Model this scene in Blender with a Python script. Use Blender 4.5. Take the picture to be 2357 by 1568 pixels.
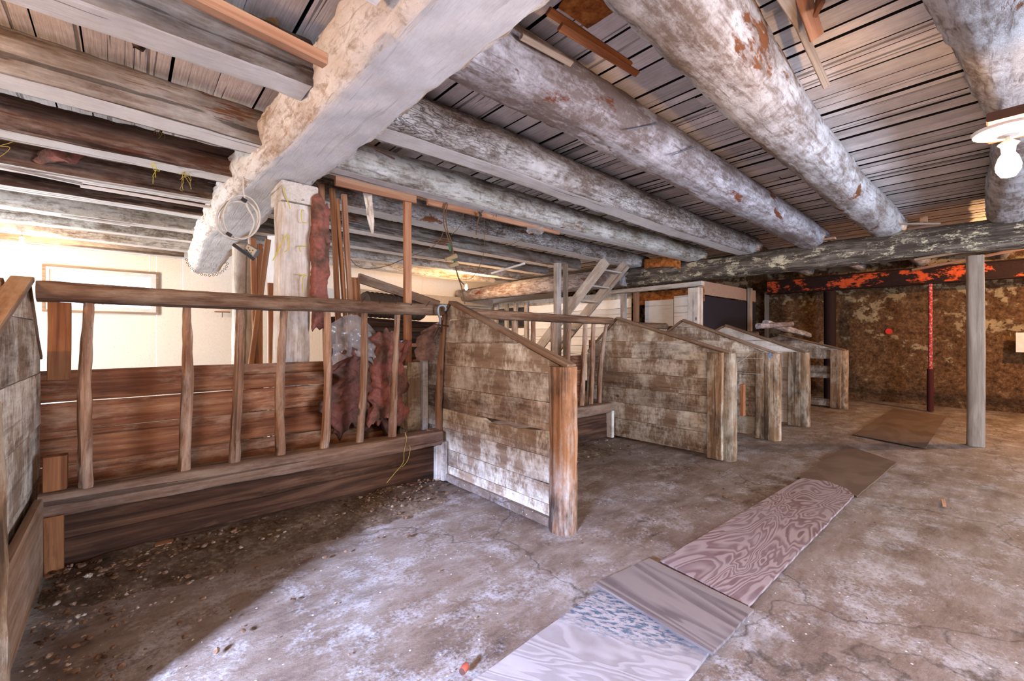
import bpy, bmesh, math, random
from mathutils import Vector, Matrix, noise
H = 1.25                      # camera height in metres; plan dimensions below are written in multiples of it
F, CX, CY = 1003.0, 1178.5, 778.0
YAW = math.radians(-41.6)
sc = bpy.context.scene
COL = sc.collection
for o in list(bpy.data.objects): bpy.data.objects.remove(o)

# ---------------------------------------------------------------- camera
cam = bpy.data.cameras.new('camera'); camo = bpy.data.objects.new('camera', cam); COL.objects.link(camo)
camo.location = (0, 0, H); camo.rotation_euler = (math.pi/2, 0, YAW)
cam.sensor_width = 36; cam.lens = 36*F/2357; cam.shift_y = -6/2357; cam.clip_start = .02
sc.camera = camo
# ---------------------------------------------------------------- world, exposure, daylight, fill light
sc.view_settings.view_transform = 'Standard'; sc.view_settings.look = 'None'
sc.view_settings.gamma = 1; sc.view_settings.exposure = 1.25; sc.view_settings.use_curve_mapping = False
w = bpy.data.worlds.new('sky'); sc.world = w; w.use_nodes = True
bg = w.node_tree.nodes['Background']; bg.inputs[0].default_value = (.62, .76, 1, 1); bg.inputs[1].default_value = 2.2
sc.cycles.max_bounces = 5; sc.cycles.diffuse_bounces = 3; sc.cycles.glossy_bounces = 2
sc.cycles.transmission_bounces = 4; sc.cycles.transparent_max_bounces = 8
sc.cycles.sample_clamp_indirect = 4; sc.cycles.use_denoising = True; sc.cycles.adaptive_threshold = .03
sc.cycles.caustics_reflective = False; sc.cycles.caustics_refractive = False

def area(name, loc, aim, sx, sy, power, col):
    l = bpy.data.lights.new(name, 'AREA'); l.shape = 'RECTANGLE'; l.size = sx; l.size_y = sy
    l.energy = power; l.color = col
    o = bpy.data.objects.new(name, l); COL.objects.link(o); o.location = loc
    d = (Vector(aim) - Vector(loc)).normalized()
    o.rotation_euler = d.to_track_quat('-Z', 'Y').to_euler(); return o
area('doorway_daylight', (-5.2*H, -1.75*H, 2.95*H), (1.2*H, .65*H, 0), 1.0, 1.3, 6200, (.44, .57, 1))
area('rear_door_daylight', (-2.1*H, 5.4*H, .85*H), (2*H, 5.9*H, .8*H), 1.6, 1.7, 85, (.90, .94, 1))
area('aisle_fill_light', (3.0*H, -2.93*H, .85*H), (3.2*H, 1.5*H, 1.7*H), 2.3, 1.5, 240, (.62, .74, 1))  # added fill for the aisle and ceiling, no known source

# ---------------------------------------------------------------- projection to real planes (pixels of the 2357 x 1568 photograph)
FW, RT = Vector((math.sin(-YAW), math.cos(YAW), 0)), Vector((math.cos(YAW), math.sin(YAW), 0))
def W(px, py, X=None, Y=None, z=None):
    d = FW + RT*((px-CX)/F) + Vector((0, 0, (CY-py)/F))
    if X is not None: t = X*H/d.x
    elif Y is not None: t = Y*H/d.y
    else: t = (z-1)*H/d.z
    return Vector((0, 0, H)) + d*t
def P(x, y, z): return Vector((x*H, y*H, z*H))

# ---------------------------------------------------------------- objects
def tag(o, label=None, cat=None, group=None, kind=None):
    if label: o['label'] = label
    if cat: o['category'] = cat
    if group: o['group'] = group
    if kind: o['kind'] = kind
    return o
def empty(name, loc, label, cat, group=None):
    o = bpy.data.objects.new(name, None); COL.objects.link(o); o.location = loc; o.empty_display_size = .1
    return tag(o, label, cat, group)
def link(name, me, mats, parent=None, M=None, smooth=None):
    if not isinstance(mats, (list, tuple)): mats = [mats]
    for m in mats: me.materials.append(m)
    o = bpy.data.objects.new(name, me); COL.objects.link(o)
    M = M or Matrix.Identity(4)
    if parent is not None:
        bpy.context.view_layer.update() if False else None
        o.parent = parent; o.matrix_basis = world_inv(parent) @ M
    else: o.matrix_basis = M
    if smooth is not None:
        me.polygons.foreach_set('use_smooth', [True]*len(me.polygons))
        me.set_sharp_from_angle(angle=math.radians(smooth))
    return o
def world_of(o):
    m = o.matrix_basis.copy()
    return world_of(o.parent) @ m if o.parent else m
def world_inv(o): return world_of(o).inverted()
def frame(p0, p1, up):
    x = (p1-p0).normalized(); up = Vector(up)
    z = up - x*up.dot(x)
    if z.length < 1e-3: z = Vector((0, -1, 0)) - x*Vector((0, -1, 0)).dot(x)
    z.normalize(); y = z.cross(x)
    M = Matrix((x, y, z)).transposed().to_4x4(); M.translation = p0; return M
def interp(pts, t):
    n = len(pts)-1; f = min(max(t, 0), .99999)*n; i = int(f); u = f-i
    a = pts[i]; b = pts[i+1]
    if isinstance(a, (int, float)): return a+(b-a)*u
    if n < 2: return a.lerp(b, u)
    p0 = pts[max(i-1, 0)]; p3 = pts[min(i+2, n)]
    return .5*((2*a)+(b-p0)*u+(2*p0-5*a+4*b-p3)*u*u+(3*a-p0-3*b+p3)*u*u*u)
N3 = noise.noise
def nz(x, y, z, s=0): return N3(Vector((x+s*13.7, y+s*7.3, z+s*3.1)))

def log(name, pts, radii, mat, parent=None, sq=2.0, flat=None, rough=.05, fine=.012, bark=0, seed=0, seg=26, step=.06, up=(0, 0, 1), flatmat=None, bend=0, asp=1.0, endcut=0, topz=None):
    """a tree trunk or hewn timber lofted along its axis"""
    pts = [Vector(p) for p in pts]; M = frame(pts[0], pts[-1], up); Mi = M.inverted()
    L = [Mi @ p for p in pts]; tot = sum((L[i+1]-L[i]).length for i in range(len(L)-1))
    n = max(3, int(tot/step)); bm = bmesh.new(); rings = []
    for i in range(n+1):
        t = i/n; c = interp(L, t); r = interp(list(radii), t); x = c.x
        c = c + Vector((0, bend*math.sin(x*1.3+seed)+.15*r*nz(x*.8, 0, 0, seed+5), bend*.5*math.cos(x*1.1+seed*2)+.1*r*nz(x*.8, 5, 0, seed+9)))
        ring = []
        for k in range(seg):
            a = 2*math.pi*k/seg; ca, sa = math.cos(a), math.sin(a)
            q = r/((abs(ca)**sq+abs(sa)**sq)**(1/sq))
            q *= 1+rough*1.6*nz(x*1.1, ca*1.2, sa*1.2, seed)+rough*.8*nz(x*3.2, ca*2.5, sa*2.5, seed+2)
            q += fine*nz(x*9, ca*5, sa*5, seed+3)
            if bark: q += bark*abs(nz(x*5, ca*r*45, sa*r*45, seed+4))
            y, z = q*ca, q*sa*asp
            if flat is not None and z < -flat*r: z = -flat*r+fine*.35*nz(x*6, y*9, 0, seed)
            if topz is not None: z = min(z, topz-M.translation.z-c.z-.004*abs(nz(x*5, y*9, 2, seed)))
            xe = 0
            if endcut and i == n: xe = endcut*(z/r)
            ring.append(bm.verts.new((x+xe, c.y+y, c.z+z)))
        rings.append(ring)
    for i in range(n):
        for k in range(seg):
            f = bm.faces.new((rings[i][k], rings[i][(k+1) % seg], rings[i+1][(k+1) % seg], rings[i+1][k]))
            if flatmat is not None and flat is not None:
                def nomz(kk):
                    aa = 2*math.pi*kk/seg; return asp*math.sin(aa)/((abs(math.cos(aa))**sq+abs(math.sin(aa))**sq)**(1/sq))
                if nomz(k) < -flat*.995 and nomz(k+1) < -flat*.995: f.material_index = 1
    for ring, fl in ((rings[0], True), (rings[-1], False)):
        c = bm.verts.new(sum((v.co for v in ring), Vector())/seg)
        for k in range(seg):
            a, b = ring[k], ring[(k+1) % seg]
            bm.faces.new((b, a, c) if fl else (a, b, c))
    bmesh.ops.recalc_face_normals(bm, faces=bm.faces)
    me = bpy.data.meshes.new(name); bm.to_mesh(me); bm.free()
    return link(name, me, [mat]+([flatmat] if flatmat else []), parent, M, smooth=50)

def bar(name, p0, p1, wd, th, mat, parent=None, up=(0, 0, 1), seed=None, jit=.004, step=.14, ch=.004, taper=1.0, warp=0):
    """a sawn board or stud: wd across, th along UP"""
    p0, p1 = Vector(p0), Vector(p1); M = frame(p0, p1, up); ln = (p1-p0).length
    if seed is None: seed = (p0.x*3.1+p0.y*5.7+p0.z*9.1) % 37
    n = max(1, int(ln/step)); bm = bmesh.new(); rings = []
    for i in range(n+1):
        x = ln*i/n; k_ = 1+(taper-1)*i/n; a, b = wd/2*k_, th/2; c = min(ch, a*.3, b*.3); ring = []
        dy = warp*math.sin(x/ln*math.pi); 
        for (yy, zz) in ((-a, -b+c), (-a+c, -b), (a-c, -b), (a, -b+c), (a, b-c), (a-c, b), (-a+c, b), (-a, b-c)):
            j = jit*nz(x*2.3, (yy > 0)*9, 0, seed)+jit*.5*nz(x*9, (yy > 0)*9, 0, seed)
            ring.append(bm.verts.new((x, yy+j*(1 if yy > 0 else -1), zz+dy+jit*.6*nz(x*1.5, 3, 0, seed))))
        rings.append(ring)
    for i in range(n):
        for k in range(8):
            bm.faces.new((rings[i][k], rings[i][(k+1) % 8], rings[i+1][(k+1) % 8], rings[i+1][k]))
    bm.faces.new(rings[0][::-1]); bm.faces.new(rings[-1])
    bmesh.ops.recalc_face_normals(bm, faces=bm.faces)
    me = bpy.data.meshes.new(name); bm.to_mesh(me); bm.free()
    return link(name, me, mat, parent, M)

def box(name, lo, hi, mat, parent=None, ch=.003):
    lo, hi = Vector(lo), Vector(hi); c = (lo+hi)/2; bm = bmesh.new()
    bmesh.ops.create_cube(bm, size=1)
    for v in bm.verts: v.co = Vector((v.co.x*(hi.x-lo.x), v.co.y*(hi.y-lo.y), v.co.z*(hi.z-lo.z)))
    if ch: bmesh.ops.bevel(bm, geom=bm.edges[:], offset=min(ch, min(hi-lo)*.25), segments=1, affect='EDGES')
    me = bpy.data.meshes.new(name); bm.to_mesh(me); bm.free()
    return link(name, me, mat, parent, Matrix.Translation(c))

def prism(name, poly, th, M, mat, parent=None, ch=.002):
    """2-D outline (x, z in metres of frame M) given thickness th along the frame's y"""
    cx = sum(p[0] for p in poly)/len(poly); cz = sum(p[1] for p in poly)/len(poly)
    bm = bmesh.new()
    A = [bm.verts.new((p[0]-cx, -th/2, p[1]-cz)) for p in poly]; B = [bm.verts.new((p[0]-cx, th/2, p[1]-cz)) for p in poly]
    n = len(poly)
    bm.faces.new(A); bm.faces.new(B[::-1])
    for i in range(n): bm.faces.new((A[i], B[i], B[(i+1) % n], A[(i+1) % n]))
    bmesh.ops.recalc_face_normals(bm, faces=bm.faces)
    me = bpy.data.meshes.new(name); bm.to_mesh(me); bm.free()
    return link(name, me, mat, parent, M @ Matrix.Translation((cx, 0, cz)))

def tube_bm(bm, pts, r, seg=8, sub=6, closed_ends=True):
    pts = [Vector(p) for p in pts]; n = (len(pts)-1)*sub if len(pts) > 2 else 1
    C = [interp(pts, i/n) for i in range(n+1)]; prev = None; last = None
    for i, c in enumerate(C):
        d = (C[min(i+1, n)]-C[max(i-1, 0)]).normalized()
        if prev is None: prev = d.orthogonal().normalized()
        prev = (prev-d*prev.dot(d)).normalized(); b = d.cross(prev)
        rr = r if not isinstance(r, (list, tuple)) else interp(list(r), i/n)
        ring = [bm.verts.new(c+(prev*math.cos(2*math.pi*k/seg)+b*math.sin(2*math.pi*k/seg))*rr) for k in range(seg)]
        if last:
            for k in range(seg): bm.faces.new((last[k], last[(k+1) % seg], ring[(k+1) % seg], ring[k]))
        elif closed_ends: bm.faces.new(ring[::-1])
        last = ring
    if closed_ends: bm.faces.new(last)
def tube(name, runs, r, mat, parent=None, seg=8, sub=6):
    if not isinstance(runs[0], (list, tuple)) : runs = [runs]
    o0 = Vector(runs[0][0]); bm = bmesh.new()
    for run in runs: tube_bm(bm, [Vector(p)-o0 for p in run], r, seg, sub)
    me = bpy.data.meshes.new(name); bm.to_mesh(me); bm.free()
    return link(name, me, mat, parent, Matrix.Translation(o0), smooth=60)
def lathe(name, prof, M, mat, parent=None, seg=24):
    bm = bmesh.new(); last = None
    for (r, z) in prof:
        ring = [bm.verts.new((r*math.cos(2*math.pi*k/seg), r*math.sin(2*math.pi*k/seg), z)) for k in range(seg)]
        if last:
            for k in range(seg): bm.faces.new((last[k], last[(k+1) % seg], ring[(k+1) % seg], ring[k]))
        last = ring
    bmesh.ops.remove_doubles(bm, verts=bm.verts, dist=1e-5)
    bmesh.ops.recalc_face_normals(bm, faces=bm.faces)
    me = bpy.data.meshes.new(name); bm.to_mesh(me); bm.free()
    return link(name, me, mat, parent, M, smooth=40)
def sheet(name, fn, nu, nv, mat, parent=None, th=.0012, smooth=60):
    """cloth-like surface from fn(s, t) -> point, given a real thickness"""
    o0 = fn(.5, .5); bm = bmesh.new()
    g = [[bm.verts.new(fn(i/nu, j/nv)-o0) for j in range(nv+1)] for i in range(nu+1)]
    for i in range(nu):
        for j in range(nv): bm.faces.new((g[i][j], g[i+1][j], g[i+1][j+1], g[i][j+1]))
    bmesh.ops.recalc_face_normals(bm, faces=bm.faces)
    bmesh.ops.solidify(bm, geom=bm.faces[:], thickness=th)
    me = bpy.data.meshes.new(name); bm.to_mesh(me); bm.free()
    return link(name, me, mat, parent, Matrix.Translation(o0), smooth=smooth)
def slab(name, o, u, v, nrm, th, mat, parent=None, nu=26, nv=26, amp=.05, rag=.08, seed=0, fs=7):
    """thick lumpy fibrous batt"""
    o, u, v, nrm = map(Vector, (o, u, v, nrm)); bm = bmesh.new(); lu, lv = u.length, v.length
    def pt(s, t, side):
        ed = min(s, 1-s, t, 1-t)*2
        ss = s+rag*(.5-s)*1.2*(nz(t*lv*fs, 1, s*2, seed)+.4*nz(t*lv*fs*3, 2, 0, seed)); tt = t+rag*(.5-t)*1.2*(nz(s*lu*fs, 4, t*2, seed)+.4*nz(s*lu*fs*3, 6, 0, seed))
        p = o+u*ss+v*tt
        k = min(1, ed*6)**.5
        a = amp*(nz(s*lu*fs*.6, t*lv*fs*.6, side, seed)+.6*nz(s*lu*fs*2, t*lv*fs*2, side*3, seed)+.6*nz(s*lu*fs*5, t*lv*fs*5, side*3, seed))
        return p+nrm*(side*(th/2+a*.5)*k + .5*amp*nz(s*2, t*2, 7, seed))
    A = {}
    for sd in (1, -1):
        for i in range(nu+1):
            for j in range(nv+1):
                if sd == -1 and (i in (0, nu) or j in (0, nv)): A[sd, i, j] = A[1, i, j]
                else: A[sd, i, j] = bm.verts.new(pt(i/nu, j/nv, sd)-o)
        for i in range(nu):
            for j in range(nv):
                bm.faces.new((A[sd, i, j], A[sd, i+1, j], A[sd, i+1, j+1], A[sd, i, j+1]))
    bmesh.ops.recalc_face_normals(bm, faces=bm.faces)
    me = bpy.data.meshes.new(name); bm.to_mesh(me); bm.free()
    return link(name, me, mat, parent, Matrix.Translation(o), smooth=70)

# ---------------------------------------------------------------- materials
def lin(h):
    h = h.lstrip('#'); c = [int(h[i:i+2], 16)/255 for i in (0, 2, 4)]
    return tuple((x/12.92 if x <= .04045 else ((x+.055)/1.055)**2.4) for x in c)+(1,)
class NT:
    def __init__(s, name):
        s.m = bpy.data.materials.new(name); s.m.use_nodes = True; s.t = s.m.node_tree; s.n = s.t.nodes; s.n.clear()
        s.out = s.n.new('ShaderNodeOutputMaterial'); s.b = s.n.new('ShaderNodeBsdfPrincipled'); s.l(s.b.outputs[0], s.out.inputs[0])
        s.b.inputs['Roughness'].default_value = .85; s.b.inputs['Specular IOR Level'].default_value = .2
    def l(s, a, b): s.t.links.new(a, b)
    def coord(s, scale=(1, 1, 1), rnd=True, kind='Object'):
        tc = s.n.new('ShaderNodeTexCoord'); mp = s.n.new('ShaderNodeMapping'); mp.inputs['Scale'].default_value = scale
        src = tc.outputs[kind]
        if rnd:
            oi = s.n.new('ShaderNodeObjectInfo'); ml = s.n.new('ShaderNodeMath'); ml.operation = 'MULTIPLY'; ml.inputs[1].default_value = 37
            s.l(oi.outputs['Random'], ml.inputs[0])
            ad = s.n.new('ShaderNodeVectorMath'); ad.operation = 'ADD'; s.l(src, ad.inputs[0]); s.l(ml.outputs[0], ad.inputs[1]); src = ad.outputs[0]
        s.l(src, mp.inputs[0]); return mp.outputs[0]
    def noise(s, v, scale, detail=6, rough=.6, dist=0):
        n = s.n.new('ShaderNodeTexNoise'); n.inputs['Scale'].default_value = scale; n.inputs['Detail'].default_value = detail
        n.inputs['Roughness'].default_value = rough; n.inputs['Distortion'].default_value = dist; s.l(v, n.inputs['Vector']); return n.outputs['Fac']
    def ramp(s, f, stops):
        r = s.n.new('ShaderNodeValToRGB'); e = r.color_ramp.elements
        while len(e) < len(stops): e.new(.5)
        for i, (p, c) in enumerate(stops):
            e[i].position = p; e[i].color = lin(c) if isinstance(c, str) else (c, c, c, 1)
        s.l(f, r.inputs[0]); return r.outputs[0]
    def mix(s, f, a, b, mode='MIX'):
        m = s.n.new('ShaderNodeMix'); m.data_type = 'RGBA'; m.blend_type = mode
        for sock, v in ((m.inputs[0], f), (m.inputs[6], a), (m.inputs[7], b)):
            if isinstance(v, str): sock.default_value = lin(v)
            elif isinstance(v, (int, float)): sock.default_value = v
            else: s.l(v, sock)
        return m.outputs[2]
    def math(s, op, a, b=0, c=None):
        m = s.n.new('ShaderNodeMath'); m.operation = op
        for i, v in enumerate((a, b)+((c,) if c is not None else ())):
            if isinstance(v, (int, float)): m.inputs[i].default_value = v
            else: s.l(v, m.inputs[i])
        return m.outputs[0]
    def bump(s, h, strength=.4, dist=.01, prev=None):
        b = s.n.new('ShaderNodeBump'); b.inputs['Strength'].default_value = strength; b.inputs['Distance'].default_value = dist
        s.l(h, b.inputs['Height'])
        if prev is not None: s.l(prev, b.inputs['Normal'])
        return b.outputs[0]
    def done(s, col, h=None, strength=.5, dist=.01, rough=None):
        if isinstance(col, str): s.b.inputs['Base Color'].default_value = lin(col)
        else: s.l(col, s.b.inputs['Base Color'])
        if h is not None: s.l(s.bump(h, strength, dist), s.b.inputs['Normal'])
        if rough is not None: s.b.inputs['Roughness'].default_value = rough
        return s.m

def wood(name, cols, wash=None, amt=.5, wscale=3.0, wst=.45, soft=.06, stain=None, samt=.4, sscale=2.2, grain=26, st=.07, bump=.5, cracks=.6, bare=None, bamt=.3, bscale=1.6, attr=False, knots=True, val=.16):
    """weathered timber: grain colours, flaking whitewash, stains, bare patches; cut frame has its length along x"""
    N = NT(name); g = N.coord((st, 1, 1)); b = N.coord((wst, 1, 1)); iso = N.coord((1, 1, 1)); big = N.coord((.5, 1, 1))
    if attr:
        at = N.n.new('ShaderNodeAttribute'); at.attribute_name = 'rnd'; ad = []
        for v in (g, b, iso, big):
            q = N.n.new('ShaderNodeVectorMath'); q.operation = 'MULTIPLY_ADD'; N.l(at.outputs['Vector'], q.inputs[0]); q.inputs[1].default_value = (31, 57, 23); N.l(v, q.inputs[2]); ad.append(q.outputs[0])
        g, b, iso, big = ad
    gr = N.noise(g, grain, 5, .65, .6); fine = N.noise(g, grain*4, 3, .6); 
    f = N.math('ADD', N.math('MULTIPLY', gr, .75), N.math('MULTIPLY', N.noise(big, 2.3, 4, .6), .28))
    col = N.ramp(f, [(.33, cols[0]), (.5, cols[1]), (.66, cols[2])])
    hgt = N.math('ADD', N.math('MULTIPLY', gr, .6), N.math('MULTIPLY', fine, .4))
    if bare:
        m = N.ramp(N.math('ADD', N.math('MULTIPLY', N.noise(big, bscale, 4, .55), .8), N.math('MULTIPLY', fine, .2)), [(1-bamt*.5-.36, 0.0), (1-bamt*.5-.33, 1.0)])
    if wash:
        pn = N.noise(b, wscale, 8, .68, .3); pf = N.noise(b, wscale*9, 5, .7)
        v = N.math('ADD', N.math('MULTIPLY', pn, .62), N.math('ADD', N.math('MULTIPLY', pf, .26), N.math('MULTIPLY', gr, .12)))
        th = .68-.36*amt
        m2 = N.ramp(v, [(th-soft, 0.0), (th+soft, 1.0)])
        wc = N.mix(N.ramp(N.noise(iso, 5, 6, .7), [(.35, .0), (.7, 1.0)]), wash[0], wash[1])
        wc = N.mix(N.math('MULTIPLY', N.ramp(fine, [(.3, 1.0), (.55, .0)]), .35), wc, cols[1])
        if bare: 
            mm = N.math('MULTIPLY', m2, N.math('SUBTRACT', 1.0, m)); m2 = mm
        col = N.mix(m2, col, wc); hgt = N.math('ADD', hgt, N.math('MULTIPLY', m2, .35))
    if bare: col = N.mix(m, col, N.mix(gr, bare, N.mix(.55, bare, '#140a05')))
    if stain:
        s_ = N.ramp(N.math('ADD', N.math('MULTIPLY', N.noise(big, sscale, 6, .65), .8), N.math('MULTIPLY', fine, .2)), [(.66-.3*samt, 0.0), (.78-.3*samt, 1.0)])
        col = N.mix(N.math('MULTIPLY', s_, .85), col, stain)
    if cracks:
        cr = N.ramp(N.noise(N.coord((st*.35, 1, 1)), grain*.9, 3, .5, .3), [(.355, 1.0), (.385, 0.0)])
        col = N.mix(N.math('MULTIPLY', cr, cracks), col, '#130c08'); hgt = N.math('SUBTRACT', hgt, N.math('MULTIPLY', cr, .8))
    if knots:
        vo = N.n.new('ShaderNodeTexVoronoi'); vo.inputs['Scale'].default_value = 2.6; N.l(N.coord((.55, 1, 1)), vo.inputs['Vector'])
        k = N.ramp(vo.outputs['Distance'], [(.035, 1.0), (.06, 0.0)]); col = N.mix(N.math('MULTIPLY', k, .7), col, '#1d110a')
    if attr:
        sp = N.n.new('ShaderNodeSeparateXYZ'); N.l(at.outputs['Vector'], sp.inputs[0])
        hv = N.n.new('ShaderNodeHueSaturation'); N.l(col, hv.inputs['Color']); N.l(N.math('ADD', 1-val, N.math('MULTIPLY', sp.outputs[0], 2*val)), hv.inputs['Value']); col = hv.outputs[0]
    else:
        oi = N.n.new('ShaderNodeObjectInfo'); hv = N.n.new('ShaderNodeHueSaturation'); N.l(col, hv.inputs['Color'])
        N.l(N.math('ADD', 1-val, N.math('MULTIPLY', oi.outputs['Random'], 2*val)), hv.inputs['Value']); col = hv.outputs[0]
    return N.done(col, hgt, bump, .012)

def barkmat(name, cols, wash, amt, bare, bamt, scale=1.0, bump=.9, cells=0.0, pits=.5, streak=.4):
    """log with thin bark left on, lime wash over it and torn bare patches"""
    N = NT(name); iso = N.coord((.8, 1, 1)); big = N.coord((streak, 1, 1)); gr = N.coord((.12, 1, 1))
    fn = N.noise(iso, 46*scale, 7, .75); md = N.noise(N.coord((.5, 1, 1)), 13*scale, 7, .72, .4); lo = N.noise(big, 2.4*scale, 6, .6, .3); g = N.noise(gr, 34, 5, .65, .5)
    h = N.math('ADD', N.math('MULTIPLY', md, .7), N.math('MULTIPLY', fn, .5))
    col = N.mix(N.math('ADD', N.math('MULTIPLY', fn, .5), N.math('MULTIPLY', g, .5)), cols[0], cols[1])
    wv_ = N.math('ADD', N.math('MULTIPLY', lo, .40), N.math('ADD', N.math('ADD', N.math('MULTIPLY', fn, .18), N.math('MULTIPLY', g, .17)), N.math('MULTIPLY', md, .25)))
    th = .72-.42*amt
    wm = N.ramp(wv_, [(th-.05, 0.0), (th+.06, 1.0)])
    wc = N.mix(N.ramp(N.noise(iso, 5, 6, .68), [(.35, 0.0), (.68, 1.0)]), wash[0], wash[1])
    wc = N.mix(N.ramp(md, [(.34, pits), (.47, 0.0)]), wc, cols[0]); wc = N.mix(N.ramp(g, [(.30, .75), (.46, 0.0)]), wc, cols[0])
    col = N.mix(wm, col, wc)
    if cells:
        vo = N.n.new('ShaderNodeTexVoronoi'); vo.feature = 'DISTANCE_TO_EDGE'; vo.inputs['Scale'].default_value = 46*scale; v = N.coord((.26, 1, 1))
        wv = N.n.new('ShaderNodeVectorMath'); wv.operation = 'ADD'; nn = N.n.new('ShaderNodeTexNoise'); nn.inputs['Scale'].default_value = 16; nn.inputs['Detail'].default_value = 4; N.l(v, nn.inputs['Vector'])
        sc_ = N.n.new('ShaderNodeVectorMath'); sc_.operation = 'SCALE'; sc_.inputs['Scale'].default_value = .09; N.l(nn.outputs['Color'], sc_.inputs[0]); N.l(v, wv.inputs[0]); N.l(sc_.outputs[0], wv.inputs[1]); N.l(wv.outputs[0], vo.inputs['Vector'])
        ck = N.ramp(vo.outputs['Distance'], [(.0, 1.0), (.10, 0.0)]); zone = N.ramp(N.noise(N.coord((.25, 1, 1)), 1.6, 3, .5), [(.42, 0.0), (.56, 1.0)])
        ck = N.math('MULTIPLY', ck, N.math('MULTIPLY', zone, cells)); col = N.mix(ck, col, '#1c130d'); h = N.math('SUBTRACT', h, N.math('MULTIPLY', ck, .7))
    bm_ = N.ramp(N.math('ADD', N.math('MULTIPLY', N.noise(N.coord((.3, 1, 1)), 3.4, 6, .66, .4), .8), N.math('MULTIPLY', md, .2)), [(.72-.3*bamt, 0.0), (.75-.3*bamt, 1.0)])
    col = N.mix(bm_, col, N.mix(g, N.mix(.7, bare, '#180c06'), bare))
    h = N.math('SUBTRACT', h, N.math('MULTIPLY', bm_, .4))
    return N.done(col, h, bump, .014)

WASH = ('#cfc9c4', '#b7afa8'); LILAC = ('#c9c4c6', '#aaa3a6'); CREAM = ('#d6ccb8', '#b3a58e')
M_deck = wood('whitewashed_deck_boards', ('#6a5648', '#93837a', '#b3a79e'), ('#f0e9e4', '#cfc5c0'), 1.0, 1.9, .14, .09, '#62564f', .24, 1.3, 24, .04, .4, .6, bare='#8a6248', bamt=-.02, bscale=.6, attr=True, val=.26, knots=False)
M_back = NT('dark_gap_shade').done('#120d0a')  # near-black colour stands in for shade inside the ceiling gaps
M_beam = barkmat('limewashed_bark_beam', ('#8b6d52', '#b89c80'), ('#ebe6e0', '#d2c7ba'), .68, '#a2714c', .14, .9, 1.0, pits=.7)
M_hewn = wood('limewashed_hewn_face', ('#9c9088', '#c0b8b0', '#d6d0cc'), ('#e6e2e0', '#cdc8c6'), .9, 2.4, .3, .08, '#7e6c5e', .06, 3, 40, .1, .5, .12, knots=False)
M_r = [barkmat('limed_log_a', ('#5d4a3d', '#897b70'), ('#c9c5c2', '#a19a95'), .56, '#86522f', .42, .9, .9),
       barkmat('limed_log_b', ('#54423a', '#84766f'), ('#c0bbbc', '#948c8c'), .52, '#7c452a', .44, 1.0, .9),
       barkmat('limed_log_c', ('#4b382c', '#857466'), ('#c9c2bb', '#9d9389'), .54, '#8a5635', .36, 1.0, .9, cells=.75),
       barkmat('limed_log_d', ('#52402f', '#8a7a68'), ('#d2cdc3', '#a9a294'), .58, '#9a6038', .26, 1.0, .8)]
M_hew_l = wood('hewn_joist_side', ('#3f2f24', '#6a584a', '#8d8075'), ('#b7b1a6', '#8f897e'), .42, 2.2, .35, .1, '#54412f', .42, 1.6, 20, .07, .6, .6, bare='#8a5a3a', bamt=.10, bscale=1.4)
M_hew_d = wood('brown_joist_side', ('#31221a', '#5a4336', '#7d6452'), ('#a89c92', '#8a7b70'), .24, 2.6, .35, .1, '#3a2216', .5, 1.8, 20, .07, .7, .7, bare='#6e4028', bamt=.12, bscale=1.5)
M_und = wood('limewashed_joist_underside', ('#8c7f73', '#b9aea4', '#d6cfc8'), ('#e4dfda', '#cfc8c1'), .86, 2.6, .3, .08, '#7a6350', .1, 3, 26, .05, .5, .6)
M_far = wood('flaking_far_beam', ('#2a221b', '#4c4238', '#7d7165'), ('#d6c8a4', '#a39880'), .38, 9, .55, .02, '#2b2119', .35, 2.4, 26, .09, .8, .3, knots=False)
M_stall = wood('dirty_limewashed_stall_boards', ('#66513f', '#86705b', '#9c8670'), ('#dcd5c4', '#b0a591'), .46, 2.4, 2.0, .055, '#46342a', .42, 1.7, 16, .12, .35, .3)
M_stall_w = wood('pale_limewashed_boards', ('#6c5a4a', '#97887a', '#aca090'), ('#dcd5c8', '#bdb2a2'), .62, 2.4, 1.4, .06, '#5a4230', .3, 1.8, 16, .12, .35, .3)
M_brown = wood('bare_brown_boards', ('#4a2c1c', '#7a4b30', '#9c6a46'), ('#b8977a', '#9a7a60'), .30, 3.0, .3, .07, '#2c180e', .32, 1.8, 20, .06, .5, .5)
M_dark = wood('dark_damp_boards', ('#1e130d', '#3b2619', '#5f4330'), ('#7e6148', '#6a4e3a'), .16, 3, .25, .07, '#150d09', .4, 1.6, 20, .06, .6, .5)
M_pole = wood('peeled_pole_wood', ('#553826', '#7f5d45', '#a07d62'), ('#b5a492', '#9d8570'), .3, 4, .3, .09, '#5a3a26', .3, 3, 30, .06, .45, .5)
M_rail = wood('peeled_rail_wood', ('#38251a', '#5c412e', '#785941'), ('#9c8872', '#7e6853'), .3, 3, .22, .09, '#4a3020', .25, 2, 26, .05, .4, .55)
M_curb = wood('dusty_manger_curb', ('#4f372a', '#735846', '#8f735b'), ('#a18c78', '#8a725c'), .3, 3, .3, .1, '#3a2518', .3, 2, 22, .06, .5, .6)
M_cap = wood('dusty_cap_boards', ('#58402f', '#785c45', '#8f735b'), ('#a59582', '#907c68'), .3, 3, .4, .1, '#4b3526', .25, 2, 20, .06, .35, .3)
M_post = wood('worn_orange_stall_post', ('#6b4a34', '#946846', '#ad8260'), ('#b9b0a4', '#9c8f80'), .36, 2.4, .35, .06, '#21150f', .60, 2.4, 18, .06, .45, .5)
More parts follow.
